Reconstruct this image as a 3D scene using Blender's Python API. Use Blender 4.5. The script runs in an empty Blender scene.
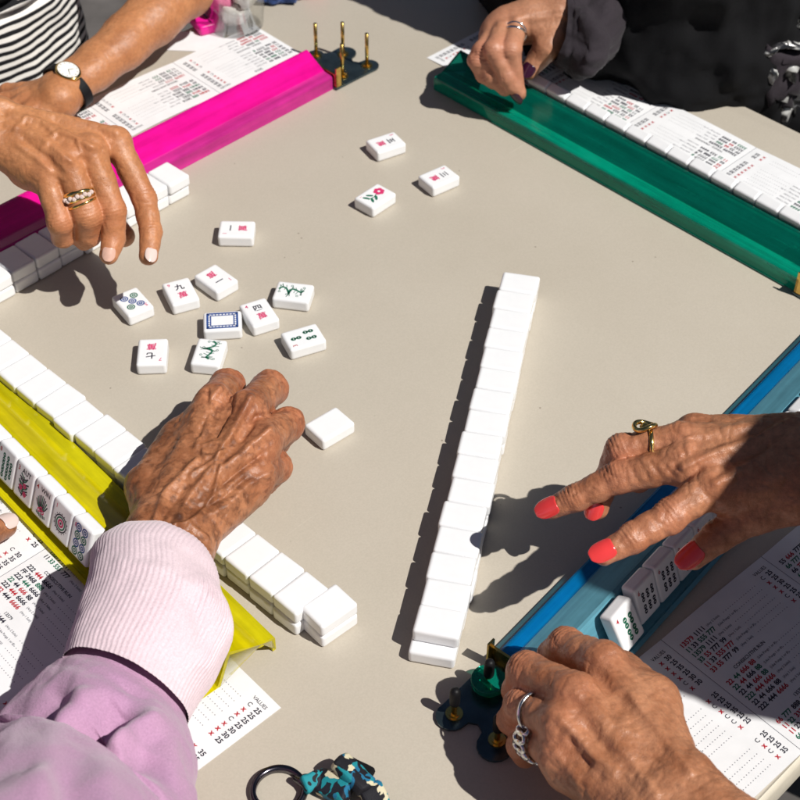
import bpy, bmesh, math, random
import numpy as np
from mathutils import Vector, Matrix
random.seed(7)
RS = np.random.RandomState(11)
S = 0.001                                   # the scene is laid out in millimetres
sc = bpy.context.scene
COL = sc.collection

# ------------------------------------------------------------------ camera
FPX, PITCH, ROLL, CAMH = 1486.03, math.radians(44.07), math.radians(.406), 733.6
_F = np.array([0, math.cos(PITCH), -math.sin(PITCH)]); _R0 = np.array([1., 0, 0]); _U0 = np.cross(_R0, _F)
_R = _R0*math.cos(ROLL)+_U0*math.sin(ROLL); _U = -_R0*math.sin(ROLL)+_U0*math.cos(ROLL)
_C = np.array([0, -CAMH/math.tan(PITCH), CAMH])
def un(x, y, z):
    d = _F+_R*(x-400)/FPX-_U*(y-400)/FPX
    return _C+d*((z-_C[2])/d[2])
def project(P):
    d = np.asarray(P, float)-_C; zz = d@_F
    return np.stack([400+FPX*(d@_R)/zz, 400-FPX*(d@_U)/zz, FPX/zz], -1)
cam = bpy.data.cameras.new('camera'); camo = bpy.data.objects.new('camera', cam); COL.objects.link(camo)
cam.sensor_width = 36; cam.lens = 36*FPX/800; cam.clip_start = .02; cam.clip_end = 500
m3 = Matrix((tuple(_R), tuple(_U), tuple(-_F))).transposed()
camo.matrix_world = Matrix.Translation(Vector(_C*S)) @ m3.to_4x4()
sc.camera = camo
cam.dof.use_dof = True; cam.dof.focus_distance = .93; cam.dof.aperture_fstop = 18

# ------------------------------------------------------------------ light
w = bpy.data.worlds.new('World'); sc.world = w; w.use_nodes = True
SX, SY = -.65, .40                          # horizontal drift of a shadow per mm of height
EL = math.atan(1/math.hypot(SX, SY))
nt = w.node_tree; nt.nodes.clear()
sky = nt.nodes.new('ShaderNodeTexSky'); sky.sky_type = 'NISHITA'; sky.sun_disc = False
sky.sun_elevation = EL; sky.sun_rotation = math.atan2(-SX, -SY)
bg = nt.nodes.new('ShaderNodeBackground'); bg.inputs[1].default_value = .032
wo = nt.nodes.new('ShaderNodeOutputWorld')
nt.links.new(sky.outputs[0], bg.inputs[0]); nt.links.new(bg.outputs[0], wo.inputs[0])
sun = bpy.data.lights.new('sun', 'SUN'); sun.energy = 5.0; sun.angle = math.radians(.53); sun.color = (1, .965, .91)
so = bpy.data.objects.new('sun', sun); COL.objects.link(so)
so.rotation_euler = Vector((SX, SY, -1)).to_track_quat('-Z', 'Y').to_euler()
sc.view_settings.view_transform = 'Standard'; sc.view_settings.look = 'None'
sc.view_settings.exposure = 0; sc.view_settings.gamma = 1
try:
    sc.cycles.use_denoising = True; sc.cycles.transparent_max_bounces = 24; sc.cycles.max_bounces = 8
    sc.cycles.caustics_reflective = False; sc.cycles.caustics_refractive = False
except Exception: pass

# ------------------------------------------------------------------ materials
def srgb(r, g, b):
    f = lambda c: (c/255/12.92) if c/255 <= .04045 else ((c/255+.055)/1.055)**2.4
    return (f(r), f(g), f(b), 1)
class NT:
    def __init__(s, name):
        s.m = bpy.data.materials.new(name); s.m.use_nodes = True; s.t = s.m.node_tree; s.t.nodes.clear()
        s.out = s.n('OutputMaterial')
    def n(s, typ, **kw):
        nd = s.t.nodes.new('ShaderNode'+typ)
        for k, v in kw.items(): setattr(nd, k, v)
        return nd
    def l(s, a, b): s.t.links.new(a, b)
    def noise(s, scale, detail=4, rough=.55, vec=None):
        nd = s.n('TexNoise'); nd.inputs['Scale'].default_value = scale; nd.inputs['Detail'].default_value = detail
        nd.inputs['Roughness'].default_value = rough
        if vec: s.l(vec, nd.inputs['Vector'])
        return nd
    def ramp(s, src, stops):
        r = s.n('ValToRGB'); e = r.color_ramp.elements
        while len(e) < len(stops): e.new(.5)
        for i, (p, c) in enumerate(stops):
            e[i].position = p; e[i].color = c if len(c) == 4 else (*c, 1)
        s.l(src, r.inputs[0]); return r
    def mix(s, fac, a, b, typ='MIX'):
        m = s.n('MixRGB', blend_type=typ)
        for i, v in ((0, fac), (1, a), (2, b)):
            if hasattr(v, 'is_output'): s.l(v, m.inputs[i])
            else: m.inputs[i].default_value = v
        return m.outputs[0]
    def bump(s, h, strength, dist, nrm=None):
        b = s.n('Bump'); b.inputs['Strength'].default_value = strength; b.inputs['Distance'].default_value = dist
        s.l(h, b.inputs['Height'])
        if nrm: s.l(nrm, b.inputs['Normal'])
        return b.outputs[0]
    def pbr(s, col, rough=.5, metal=0, spec=.5, nrm=None, **kw):
        p = s.n('BsdfPrincipled')
        for k, v in (('Base Color', col), ('Roughness', rough), ('Metallic', metal), ('Specular IOR Level', spec)):
            if hasattr(v, 'is_output'): s.l(v, p.inputs[k])
            else: p.inputs[k].default_value = v
        for k, v in kw.items(): p.inputs[k.replace('_', ' ')].default_value = v
        if nrm: s.l(nrm, p.inputs['Normal'])
        s.l(p.outputs[0], s.out.inputs[0]); return p
    def obj(s): return s.n('TexCoord').outputs['Object']
def plain(name, col, rough=.5, metal=0, spec=.5, nscale=300, namp=.12, bump=.0, **kw):
    t = NT(name); v = t.obj(); n = t.noise(nscale, 4, .6, v)
    dk = tuple(c*(1-namp) for c in col[:3])+(1,)
    lt = tuple(min(1, c*(1+namp*.6)) for c in col[:3])+(1,)
    r = t.ramp(n.outputs[0], [(.3, dk), (.7, lt)])
    nr = t.bump(n.outputs[0], bump, .0006) if bump else None
    t.pbr(r.outputs[0], rough, metal, spec, nr, **kw); return t.m

def table_mat():
    t = NT('table_vinyl'); v = t.obj()
    a = t.noise(6, 5, .6, v); b = t.noise(900, 2, .5, v); c = t.noise(38, 6, .7, v)
    col = t.ramp(a.outputs[0], [(.3, (.440, .395, .325)), (.7, (.475, .43, .36))]).outputs[0]
    col = t.mix(.10, col, t.ramp(b.outputs[0], [(.35, (.3, .27, .22)), (.65, (.58, .53, .45))]).outputs[0])
    sp = t.ramp(c.outputs[0], [(.70, (0, 0, 0)), (.78, (1, 1, 1))]).outputs[0]
    col = t.mix(t.mix(1, sp, (.22, .22, .22, 1), 'MULTIPLY'), col, (.36, .27, .16, 1))
    vo = t.n('TexVoronoi'); vo.inputs['Scale'].default_value = 75; t.l(v, vo.inputs['Vector'])
    dot = t.ramp(vo.outputs['Distance'], [(0, (1, 1, 1)), (.045, (1, 1, 1)), (.07, (0, 0, 0))]).outputs[0]
    pick = t.ramp(t.noise(23, 2, .5, v).outputs[0], [(.60, (0, 0, 0)), (.62, (.6, .6, .6))]).outputs[0]
    col = t.mix(t.mix(1, dot, pick, 'MULTIPLY'), col, (.13, .10, .07, 1))
    ms = t.n('Mapping'); ms.inputs['Scale'].default_value = (14, 420, 1); ms.inputs['Rotation'].default_value = (0, 0, .5); t.l(v, ms.inputs[0])
    sn = t.noise(1, 3, .6, ms.outputs[0]); scr = t.ramp(sn.outputs[0], [(.70, (0, 0, 0)), (.76, (.35, .35, .35))]).outputs[0]
    col = t.mix(scr, col, (.56, .52, .44, 1))
    fine = t.noise(2600, 2, .5, v)
    t.pbr(col, .5, 0, .35, t.bump(fine.outputs[0], .12, .0003)); return t.m
def tile_mat():
    t = NT('tile_melamine'); v = t.obj(); n = t.noise(120, 3, .5, v)
    c = t.ramp(n.outputs[0], [(.3, (.775, .785, .80)), (.7, (.81, .815, .825))]).outputs[0]
    t.pbr(c, .3, 0, .5, t.bump(n.outputs[0], .03, .0005), Coat_Weight=.15, Coat_Roughness=.15); return t.m
def acrylic(name, col, deep, op=.3, glow=.4):
    # tinted clear plastic sheet: colour filter + some body colour + gloss
    t = NT(name); v = t.obj(); n = t.noise(55, 3, .6, v)
    tr = t.n('BsdfTransparent'); tr.inputs[0].default_value = col
    df = t.n('BsdfDiffuse'); tl = t.n('BsdfTranslucent'); gl = t.n('BsdfGlossy'); gl.inputs['Roughness'].default_value = .1
    cc = t.ramp(n.outputs[0], [(.25, tuple(x*.8 for x in deep[:3])), (.75, deep[:3])]).outputs[0]
    t.l(cc, df.inputs[0]); t.l(cc, tl.inputs[0])
    wv = t.n('TexNoise'); wv.inputs['Scale'].default_value = 1.0; wv.inputs['Detail'].default_value = 5; mp = t.n('Mapping'); mp.inputs['Scale'].default_value = (9, 130, 130); t.l(v, mp.inputs[0]); t.l(mp.outputs[0], wv.inputs['Vector'])
    opr = t.ramp(wv.outputs[0], [(.3, (op*.72,)*3), (.72, (min(1, op*1.22),)*3)]).outputs[0]
    m1 = t.n('MixShader'); m1.inputs[0].default_value = glow; t.l(df.outputs[0], m1.inputs[1]); t.l(tl.outputs[0], m1.inputs[2])
    m2 = t.n('MixShader'); t.l(opr, m2.inputs[0]); t.l(tr.outputs[0], m2.inputs[1]); t.l(m1.outputs[0], m2.inputs[2])
    fr = t.n('Fresnel'); fr.inputs[0].default_value = 1.4
    m3_ = t.n('MixShader'); t.l(fr.outputs[0], m3_.inputs[0]); t.l(m2.outputs[0], m3_.inputs[1]); t.l(gl.outputs[0], m3_.inputs[2])
    sc_ = t.noise(140, 5, .7, v)
    t.l(t.bump(sc_.outputs[0], .06, .0006), gl.inputs['Normal'])
    t.l(m3_.outputs[0], t.out.inputs[0]); return t.m
def skin(name, base, dark, red, spots=.3, rough=.42, wr=1.0):
    t = NT(name); v = t.obj()
    at = t.n('Attribute'); at.attribute_name = 'tint'; sp = t.n('SeparateColor'); t.l(at.outputs['Color'], sp.inputs[0])
    a = t.noise(45, 5, .62, v); b = t.noise(170, 4, .6, v); c = t.noise(420, 3, .55, v)
    col = t.mix(t.ramp(a.outputs[0], [(.35, (0, 0, 0)), (.68, (1, 1, 1))]).outputs[0], base, dark)
    f = t.ramp(b.outputs[0], [(.49, (0, 0, 0)), (.66, (spots, spots, spots))]).outputs[0]
    col = t.mix(f, col, tuple(x*.55 for x in dark[:3])+(1,))
    f2 = t.ramp(c.outputs[0], [(.35, (.9, .9, .9)), (.65, (1.08, 1.08, 1.08))]).outputs[0]
    col = t.mix(1, col, f2, 'MULTIPLY')
    col = t.mix(sp.outputs[0], col, red)
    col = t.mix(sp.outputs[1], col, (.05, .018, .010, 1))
    vo = t.n('TexVoronoi'); vo.feature = 'DISTANCE_TO_EDGE'; vo.inputs['Scale'].default_value = 420
    wv = t.noise(120, 3, .6, v); ad = t.n('VectorMath', operation='MULTIPLY_ADD')
    t.l(wv.outputs['Color'], ad.inputs[0]); ad.inputs[1].default_value = (.006, .006, .006); t.l(v, ad.inputs[2]); t.l(ad.outputs[0], vo.inputs['Vector'])
    vr = t.ramp(vo.outputs['Distance'], [(0, (0, 0, 0)), (.12, (1, 1, 1))])
    n1 = t.bump(vr.outputs[0], min(1, .10*wr), .0006)
    cr = t.n('TexVoronoi'); cr.feature = 'DISTANCE_TO_EDGE'; cr.inputs['Scale'].default_value = 150
    ad2 = t.n('VectorMath', operation='MULTIPLY_ADD'); t.l(wv.outputs['Color'], ad2.inputs[0]); ad2.inputs[1].default_value = (.02, .02, .02); t.l(v, ad2.inputs[2]); t.l(ad2.outputs[0], cr.inputs['Vector'])
    crr = t.ramp(cr.outputs['Distance'], [(0, (0, 0, 0)), (.07, (1, 1, 1))])
    n1 = t.bump(crr.outputs[0], min(1, .06*wr), .0008, n1)
    fine = t.noise(1500, 2, .6, v); n1 = t.bump(fine.outputs[0], .5, .0004, n1)
    n2 = t.bump(c.outputs[0], min(1, .22*wr), .0009, n1)
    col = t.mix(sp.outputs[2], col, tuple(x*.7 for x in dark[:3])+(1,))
    rg = t.ramp(b.outputs[0], [(.3, (rough-.08,)*3), (.7, (rough+.14,)*3)]).outputs[0]
    p = t.pbr(col, rg, 0, .48, n2)
    p.inputs['Subsurface Weight'].default_value = .06; p.inputs['Subsurface Radius'].default_value = (1, .35, .2)
    p.inputs['Subsurface Scale'].default_value = .003
    return t.m
def fabric(name, col, col2, scale=700, bump=.5, rough=.9, sheen=.3):
    t = NT(name); v = t.obj(); n = t.noise(scale, 4, .6, v); n2 = t.noise(25, 3, .5, v)
    c = t.mix(t.ramp(n2.outputs[0], [(.3, (0, 0, 0)), (.7, (1, 1, 1))]).outputs[0], col, col2)
    c = t.mix(.35, c, t.ramp(n.outputs[0], [(.3, tuple(x*.6 for x in col[:3])), (.7, tuple(min(1, x*1.25) for x in col[:3]))]).outputs[0])
    p = t.pbr(c, rough, 0, .2, t.bump(n.outputs[0], bump, .0007)); p.inputs['Sheen Weight'].default_value = sheen
    return t.m
def stripes_mat():
    t = NT('striped_jersey'); v = t.obj(); sx = t.n('SeparateXYZ'); t.l(v, sx.inputs[0])
    n = t.noise(9, 2, .5, v)
    def mth(op, a, b):
        q = t.n('Math', operation=op)
        for i, x in enumerate((a, b)):
            if hasattr(x, 'is_output'): t.l(x, q.inputs[i])
            else: q.inputs[i].default_value = x
        return q.outputs[0]
    z = mth('ADD', sx.outputs[2], mth('MULTIPLY', n.outputs[0], .02))
    fr = mth('FRACT', mth('MULTIPLY', z, 1/.0088), 0)
    st = t.ramp(fr, [(.46, (.012, .012, .014)), (.52, (.80, .78, .74))]); st.color_ramp.interpolation = 'LINEAR'
    band = t.ramp(mth('MULTIPLY', mth('ADD', z, .1), 2), [(0, (0, 0, 0)), (.332, (0, 0, 0)), (.334, (1, 1, 1)), (.374, (1, 1, 1)), (.376, (0, 0, 0))]).outputs[0]
    c = t.mix(band, st.outputs[0], (.01, .01, .011, 1))
    k = t.noise(1500, 2, .5, v); t.pbr(c, .85, 0, .2, t.bump(k.outputs[0], .3, .0005)); return t.m
def pattern_mat():
    t = NT('patterned_cotton'); v = t.obj(); n = t.noise(70, 2, .5, v)
    vo = t.n('TexVoronoi'); vo.inputs['Scale'].default_value = 150; vo.feature = 'F1'
    t.l(t.mix(.04, v, n.outputs['Color']), vo.inputs['Vector'])
    r = t.ramp(t.n('SeparateColor').outputs[0], [(0, (0, 0, 0)), (1, (1, 1, 1))])
    s = t.n('SeparateColor'); t.l(vo.outputs['Color'], s.inputs[0])
    r = t.ramp(s.outputs[0], [(0, (.008, .008, .012)), (.38, (.01, .23, .27)), (.62, (.60, .55, .38)), (.72, (.012, .14, .26)), (.86, (.01, .012, .02))])
    r.color_ramp.interpolation = 'CONSTANT'
    k = t.noise(1400, 2, .5, v); t.pbr(r.outputs[0], .7, 0, .3, t.bump(k.outputs[0], .3, .0006)); return t.m
M = {}
M['table'] = table_mat(); M['tile'] = tile_mat()
M['rim'] = plain('table_rim', (.62, .57, .47, 1), .5, nscale=80, namp=.08)
M['ground'] = plain('paving', (.10, .09, .085, 1), .9, nscale=9, namp=.4, bump=.4)
M['magenta'] = acrylic('magenta_acrylic', (1, .14, .82, 1), (1, .008, .38, 1), .78, .2)
M['magenta_lip'] = acrylic('magenta_acrylic_lip', (1, .25, .86, 1), (1, .05, .46, 1), .74, .3)
M['green'] = acrylic('green_acrylic', (.30, .93, .80, 1), (.002, .44, .31, 1), .27, .35)
M['green_lip'] = acrylic('green_acrylic_lip', (.40, .97, .86, 1), (.002, .74, .47, 1), .48, .4)
M['yellow'] = acrylic('yellow_acrylic', (.99, .95, .20, 1), (.95, .82, .003, 1), .70, .22)
M['yellow_lip'] = acrylic('yellow_acrylic_lip', (.99, .95, .24, 1), (.97, .88, .01, 1), .70, .3)
M['blue'] = acrylic('blue_acrylic', (.40, .88, .99, 1), (.24, .66, .84, 1), .62, .25)
M['blue_lip'] = acrylic('blue_acrylic_lip', (.30, .82, .99, 1), (.004, .38, .92, 1), .55, .35)
M['paper'] = plain('card_stock', (.74, .745, .76, 1), .6, spec=.3, nscale=60, namp=.05)
M['ink'] = plain('ink_navy', (.014, .013, .03, 1), .6)
M['inkred'] = plain('ink_red', (.42, .006, .02, 1), .6)
M['inkgreen'] = plain('ink_green', (.006, .13, .07, 1), .6)
M['inkblue'] = plain('ink_blue', (.015, .06, .25, 1), .6)
M['inkgrey'] = plain('ink_grey', (.10, .10, .13, 1), .6)
M['inkpink'] = plain('ink_pink', (.60, .03, .14, 1), .6)
M['brass'] = plain('brass', (.72, .48, .14, 1), .22, 1, nscale=200, namp=.2)
M['gold'] = plain('gold', (.83, .58, .20, 1), .16, 1, nscale=150, namp=.15)
M['silver'] = plain('silver', (.75, .75, .76, 1), .16, 1, nscale=150, namp=.15)
M['gunmetal'] = plain('gunmetal', (.11, .10, .12, 1), .22, 1, nscale=90, namp=.3)
M['plate'] = plain('dark_steel', (.085, .12, .135, 1), .24, .85, nscale=60, namp=.35)
M['rubber'] = plain('black_rubber', (.007, .007, .008, 1), .5, spec=.2)
M['disc'] = acrylic('teal_disc', (.2, .9, .75, 1), (.004, .36, .24, 1), .55, .3)
M['nailred'] = plain('coral_varnish', (.76, .050, .050, 1), .16, spec=.7, nscale=60, namp=.06, Coat_Weight=.5)
M['naildark'] = plain('plum_varnish', (.035, .006, .022, 1), .2, spec=.6)
M['nailpearl'] = plain('pearl_varnish', (.68, .54, .49, 1), .14, spec=.8, nscale=60, namp=.06)
M['nailbare'] = plain('bare_nail', (.62, .38, .30, 1), .28, spec=.5)
M['skinA'] = skin('tanned_skin', (.51, .225, .098, 1), (.38, .15, .060, 1), (.57, .21, .105, 1), .16, .41, .9)
M['skinB'] = skin('light_tan_skin', (.46, .22, .125, 1), (.39, .175, .095, 1), (.50, .20, .13, 1), .06, .45, .6)
M['skinC'] = skin('aged_brown_skin', (.46, .195, .092, 1), (.20, .068, .026, 1), (.52, .16, .085, 1), .75, .38, 1.2)
M['skinD'] = skin('weathered_tan_skin', (.50, .228, .120, 1), (.32, .122, .055, 1), (.56, .185, .105, 1), .32, .37, 1.2)
M['pink'] = fabric('shade_tinted_fleece', (.45, .25, .40, 1), (.53, .31, .45, 1), 900, .7)  # pink deepened toward lilac: the sleeve's purple shade put into the colour
M['palepink'] = fabric('pale_pink_rib', (.70, .55, .60, 1), (.74, .60, .64, 1), 900, .4)
M['jacket'] = fabric('dark_jacket', (.026, .021, .026, 1), (.034, .027, .034, 1), 500, .4, .85, .05)
M['black'] = fabric('black_cloth', (.004, .004, .005, 1), (.006, .006, .007, 1), 500, .3, .9, .0)
M['white_cloth'] = fabric('white_cotton', (.60, .60, .55, 1), (.66, .65, .60, 1), 700, .3)
M['teal_cloth'] = fabric('grey_knit', (.10, .09, .12, 1), (.12, .11, .14, 1), 600, .4)
M['denim'] = fabric('blue_cloth', (.02, .06, .22, 1), (.03, .08, .28, 1), 600, .4)
M['hotpink'] = plain('hot_pink_vinyl', (.75, .01, .28, 1), .3)
M['stripes'] = stripes_mat(); M['pattern'] = pattern_mat()
M['hair'] = plain('grey_hair', (.30, .27, .24, 1), .5, nscale=400, namp=.4)
M['dial'] = plain('watch_dial', (.82, .80, .74, 1), .3)
def bag_mat():
    t = NT('black_white_print'); v = t.obj(); n = t.noise(26, 3, .6, v); n2 = t.noise(60, 4, .7, v)
    c = t.ramp(n.outputs[0], [(.0, (.006, .006, .007)), (.42, (.012, .012, .013)), (.46, (.55, .55, .53)), (.53, (.62, .62, .60)), (.56, (.01, .01, .011)), (.64, (.012, .012, .013)), (.67, (.45, .45, .44)), (.72, (.01, .01, .011))]).outputs[0]
    c = t.mix(t.ramp(n2.outputs[0], [(.5, (0, 0, 0)), (.62, (.8, .8, .8))]).outputs[0], c, (.16, .16, .17, 1))
    t.pbr(c, .22, 0, .7, t.bump(n2.outputs[0], .3, .002), Coat_Weight=.5); return t.m
M['puffer'] = bag_mat()
M['cream'] = plain('cream_fabric', (.66, .60, .46, 1), .8, nscale=200)
def clear_mat():
    t = NT('clear_plastic'); tr = t.n('BsdfTransparent'); tr.inputs[0].default_value = (.985, .99, .99, 1)
    gl = t.n('BsdfGlossy'); gl.inputs['Roughness'].default_value = .05; lw = t.n('LayerWeight'); lw.inputs[0].default_value = .08
    n = t.noise(90, 2, .5, t.obj()); t.l(t.bump(n.outputs[0], .3, .002), gl.inputs['Normal'])
    m = t.n('MixShader'); mm = t.n('Math', operation='MULTIPLY'); mm.inputs[1].default_value = .45; t.l(lw.outputs['Fresnel'], mm.inputs[0]); t.l(mm.outputs[0], m.inputs[0]); t.l(tr.outputs[0], m.inputs[1]); t.l(gl.outputs[0], m.inputs[2])
    t.l(m.outputs[0], t.out.inputs[0]); return t.m
M['clear'] = clear_mat()

# ------------------------------------------------------------------ object helpers
def tag(o, label=None, cat=None, group=None, kind=None):
    for k, v in (('label', label), ('category', cat), ('group', group), ('kind', kind)):
        if v: o[k] = v
    return o
def empty(name, loc=(0, 0, 0), rz=0):
    o = bpy.data.objects.new(name, None); COL.objects.link(o); o.location = Vector(loc)*S; o.rotation_euler.z = rz; return o
class MB:
    """collects verts (mm) / faces with material slots, then links them as one mesh object"""
    def __init__(s): s.v = []; s.f = []; s.mi = []; s.mats = []
    def slot(s, m):
        if m not in s.mats: s.mats.append(m)
        return s.mats.index(m)
    def add(s, vs, fs, m):
        o = len(s.v); k = s.slot(m); s.v += [tuple(map(float, p)) for p in vs]
        for f in fs: s.f.append(tuple(i+o for i in f)); s.mi.append(k)
    def poly_prism(s, pts, z0, z1, m, M4=None):
        n = len(pts); vs = [(x, y, z0) for x, y in pts]+[(x, y, z1) for x, y in pts]
        fs = [tuple(range(n-1, -1, -1)), tuple(range(n, 2*n))]+[(i, (i+1) % n, n+(i+1) % n, n+i) for i in range(n)]
        if M4: vs = [M4 @ Vector(p) for p in vs]
        s.add(vs, fs, m)
    def tube(s, pts, rad, m, seg=12, cap=True, closed=False):
        P = [np.array(p, float) for p in pts]; n = len(P)
        if not hasattr(rad, '__len__'): rad = [rad]*n
        vs = []; fs = []; prev = None
        for i in range(n):
            d = (P[(i+1) % n]-P[i-1]) if closed else P[min(i+1, n-1)]-P[max(i-1, 0)]
            d = d/(np.linalg.norm(d)+1e-9)
            if prev is None:
                a = np.array([0, 0, 1.]) if abs(d[2]) < .9 else np.array([1., 0, 0])
                u = np.cross(a, d)
            else: u = prev-d*(prev@d)
            u = u/np.linalg.norm(u); prev = u; v = np.cross(d, u)
            for k in range(seg):
                t = 2*math.pi*k/seg; vs.append(P[i]+rad[i]*(u*math.cos(t)+v*math.sin(t)))
        for i in range(n if closed else n-1):
            j = (i+1) % n
            for k in range(seg):
                k2 = (k+1) % seg; fs.append((i*seg+k, i*seg+k2, j*seg+k2, j*seg+k))
        if cap and not closed:
            fs.append(tuple(range(seg-1, -1, -1))); fs.append(tuple((n-1)*seg+k for k in range(seg)))
        s.add(vs, fs, m)
    def build(s, name, parent=None, smooth=False, bevel=0, loc=None, sub=0):
        me = bpy.data.meshes.new(name); me.from_pydata([(x*S, y*S, z*S) for x, y, z in s.v], [], s.f)
        for m in s.mats: me.materials.append(m)
        me.polygons.foreach_set('material_index', s.mi)
        if smooth: me.polygons.foreach_set('use_smooth', [True]*len(s.f))
        me.update(); o = bpy.data.objects.new(name, me); COL.objects.link(o)
        if parent: o.parent = parent
        if bevel:
            b = o.modifiers.new('bevel', 'BEVEL'); b.width = bevel*S; b.segments = 3; b.limit_method = 'ANGLE'
            me.polygons.foreach_set('use_smooth', [True]*len(s.f))
        if sub:
            b = o.modifiers.new('sub', 'SUBSURF'); b.levels = sub; b.render_levels = sub
        return o
def circle(r, n=24, cx=0, cy=0): return [(cx+r*math.cos(2*math.pi*i/n), cy+r*math.sin(2*math.pi*i/n)) for i in range(n)]

# text outlines as flat polygons
_tc = {}
def text_geo(s, bold=0):
    key = (s, bold)
    if key in _tc: return _tc[key]
    c = bpy.data.curves.new('t', 'FONT'); c.body = s; c.size = 1; c.resolution_u = 2; c.offset = bold
    o = bpy.data.objects.new('t', c); COL.objects.link(o)
    bpy.context.view_layer.update()
    dg = bpy.context.evaluated_depsgraph_get(); ev = o.evaluated_get(dg); me = ev.to_mesh()
    vs = [(v.co.x, v.co.y) for v in me.vertices]; fs = [tuple(p.vertices) for p in me.polygons]
    ev.to_mesh_clear(); bpy.data.objects.remove(o); bpy.data.curves.remove(c)
    _tc[key] = (vs, fs); return _tc[key]
def put_text(mb, s, x, y, size, m, z=0, ang=0, align='l', bold=.012, sx=1):
    if not s.strip(): return
    vs, fs = text_geo(s, bold)
    if not vs: return
    w_ = max(p[0] for p in vs)
    ox = {'l': 0, 'c': -w_/2, 'r': -w_}[align]
    ca, sa = math.cos(ang), math.sin(ang)
    out = [(x+size*((px+ox)*sx*ca-py*sa), y+size*((px+ox)*sx*sa+py*ca), z) for px, py in vs]
    mb.add(out, fs, m)
def ribbon(mb, pts, wd, m, z=0):
    P = [np.array(p, float) for p in pts]; n = len(P); vs = []
    for i in range(n):
        d = P[min(i+1, n-1)]-P[max(i-1, 0)]; d = d/(np.linalg.norm(d)+1e-9); nn = np.array([-d[1], d[0]])*wd/2
        if i == 0: p = P[i]-d*wd*.3
        elif i == n-1: p = P[i]+d*wd*.3
        else: p = P[i]
        vs += [(*(p+nn), z), (*(p-nn), z)]
    mb.add(vs, [(2*i, 2*i+1, 2*i+3, 2*i+2) for i in range(n-1)], m)
def ring2d(mb, cx, cy, r0, r1, m, z=0, n=20):
    vs = [(x, y, z) for x, y in circle(r0, n, cx, cy)]+[(x, y, z) for x, y in circle(r1, n, cx, cy)]
    mb.add(vs, [(i, (i+1) % n, n+(i+1) % n, n+i) for i in range(n)], m)
def disc2d(mb, cx, cy, r, m, z=0, n=18, sx=1):
    mb.add([(cx+(x-cx)*sx, y, z) for x, y in circle(r, n, cx, cy)], [tuple(range(n))], m)

# ------------------------------------------------------------------ implicit surfaces
def smin(a, b, k):
    h = np.maximum(k-np.abs(a-b), 0)/k
    return np.minimum(a, b)-h*h*k*.25
class Field:
    def __init__(s, lo, hi, h):
        s.lo = np.array(lo, float); s.h = h; s.n = np.ceil((np.array(hi)-s.lo)/h).astype(int)+1
        s.D = np.full(s.n, 40., np.float32)
    def new(s): return np.full(s.n, 40., np.float32)
    def _box(s, lo, hi):
        i0 = np.clip(np.floor((lo-s.lo)/s.h).astype(int), 0, s.n); i1 = np.clip(np.ceil((hi-s.lo)/s.h).astype(int)+1, 0, s.n)
        return i0, i1
    def cone(s, A, a, b, ra, rb, k):
        a = np.array(a, float); b = np.array(b, float); mrg = max(ra, rb)+k+2*s.h+3
        i0, i1 = s._box(np.minimum(a, b)-mrg, np.maximum(a, b)+mrg)
        if (i1 <= i0).any(): return
        X, Y, Z = [(s.lo[d]+s.h*np.arange(i0[d], i1[d])).astype(np.float32) for d in range(3)]
        X = X[:, None, None]-a[0]; Y = Y[None, :, None]-a[1]; Z = Z[None, None, :]-a[2]
        ba = b-a; l2 = ba@ba+1e-9
        t = np.clip((X*ba[0]+Y*ba[1]+Z*ba[2])/l2, 0, 1)
        d = np.sqrt((X-t*ba[0])**2+(Y-t*ba[1])**2+(Z-t*ba[2])**2)-(ra+(rb-ra)*t)
        sl = tuple(slice(i0[q], i1[q]) for q in range(3))
        A[sl] = smin(A[sl], d.astype(np.float32), k)
    def mesh(s):
        D = s.D; ins = D < 0; n = s.n
        c = [ins[i:n[0]-1+i, j:n[1]-1+j, k:n[2]-1+k] for i in (0, 1) for j in (0, 1) for k in (0, 1)]
        allv = c[0].copy(); anyv = c[0].copy()
        for q in c[1:]: allv &= q; anyv |= q
        act = anyv & ~allv
        ids = np.full(act.shape, -1, np.int64); cells = np.argwhere(act); ids[act] = np.arange(len(cells))
        acc = np.zeros((len(cells), 3)); cnt = np.zeros(len(cells))
        I, J, K = cells.T
        for ax in range(3):
            o1, o2 = [d for d in range(3) if d != ax]
            for p in (0, 1):
                for q in (0, 1):
                    off = np.zeros(3, int); off[o1] = p; off[o2] = q; off2 = off.copy(); off2[ax] = 1
                    d0 = D[I+off[0], J+off[1], K+off[2]]; d1 = D[I+off2[0], J+off2[1], K+off2[2]]
                    m = (d0 < 0) != (d1 < 0); t = np.where(m, d0/(d0-d1+1e-12), 0)
                    pt = np.tile(off.astype(float), (len(cells), 1)); pt[:, ax] = t
                    acc[m] += pt[m]; cnt[m] += 1
        V = (cells+acc/np.maximum(cnt, 1)[:, None])*s.h+s.lo
        Q = []
        for ax in range(3):
            o1, o2 = (ax+1) % 3, (ax+2) % 3
            a0 = [slice(0, n[d]) for d in range(3)]; a0[ax] = slice(0, n[ax]-1)
            a1 = list(a0); a1[ax] = slice(1, n[ax])
            g = ins[tuple(a0)] != ins[tuple(a1)]; E = np.argwhere(g)
            ok = (E[:, o1] > 0) & (E[:, o2] > 0) & (E[:, o1] < n[o1]-1) & (E[:, o2] < n[o2]-1); E = E[ok]
            pos = ins[E[:, 0], E[:, 1], E[:, 2]]
            def cid(d1, d2):
                e = E.copy(); e[:, o1] += d1; e[:, o2] += d2; return ids[e[:, 0], e[:, 1], e[:, 2]]
            q = np.stack([cid(-1, -1), cid(0, -1), cid(0, 0), cid(-1, 0)], 1)
            q[~pos] = q[~pos][:, ::-1]; Q.append(q)
        return V, np.concatenate(Q)
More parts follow.
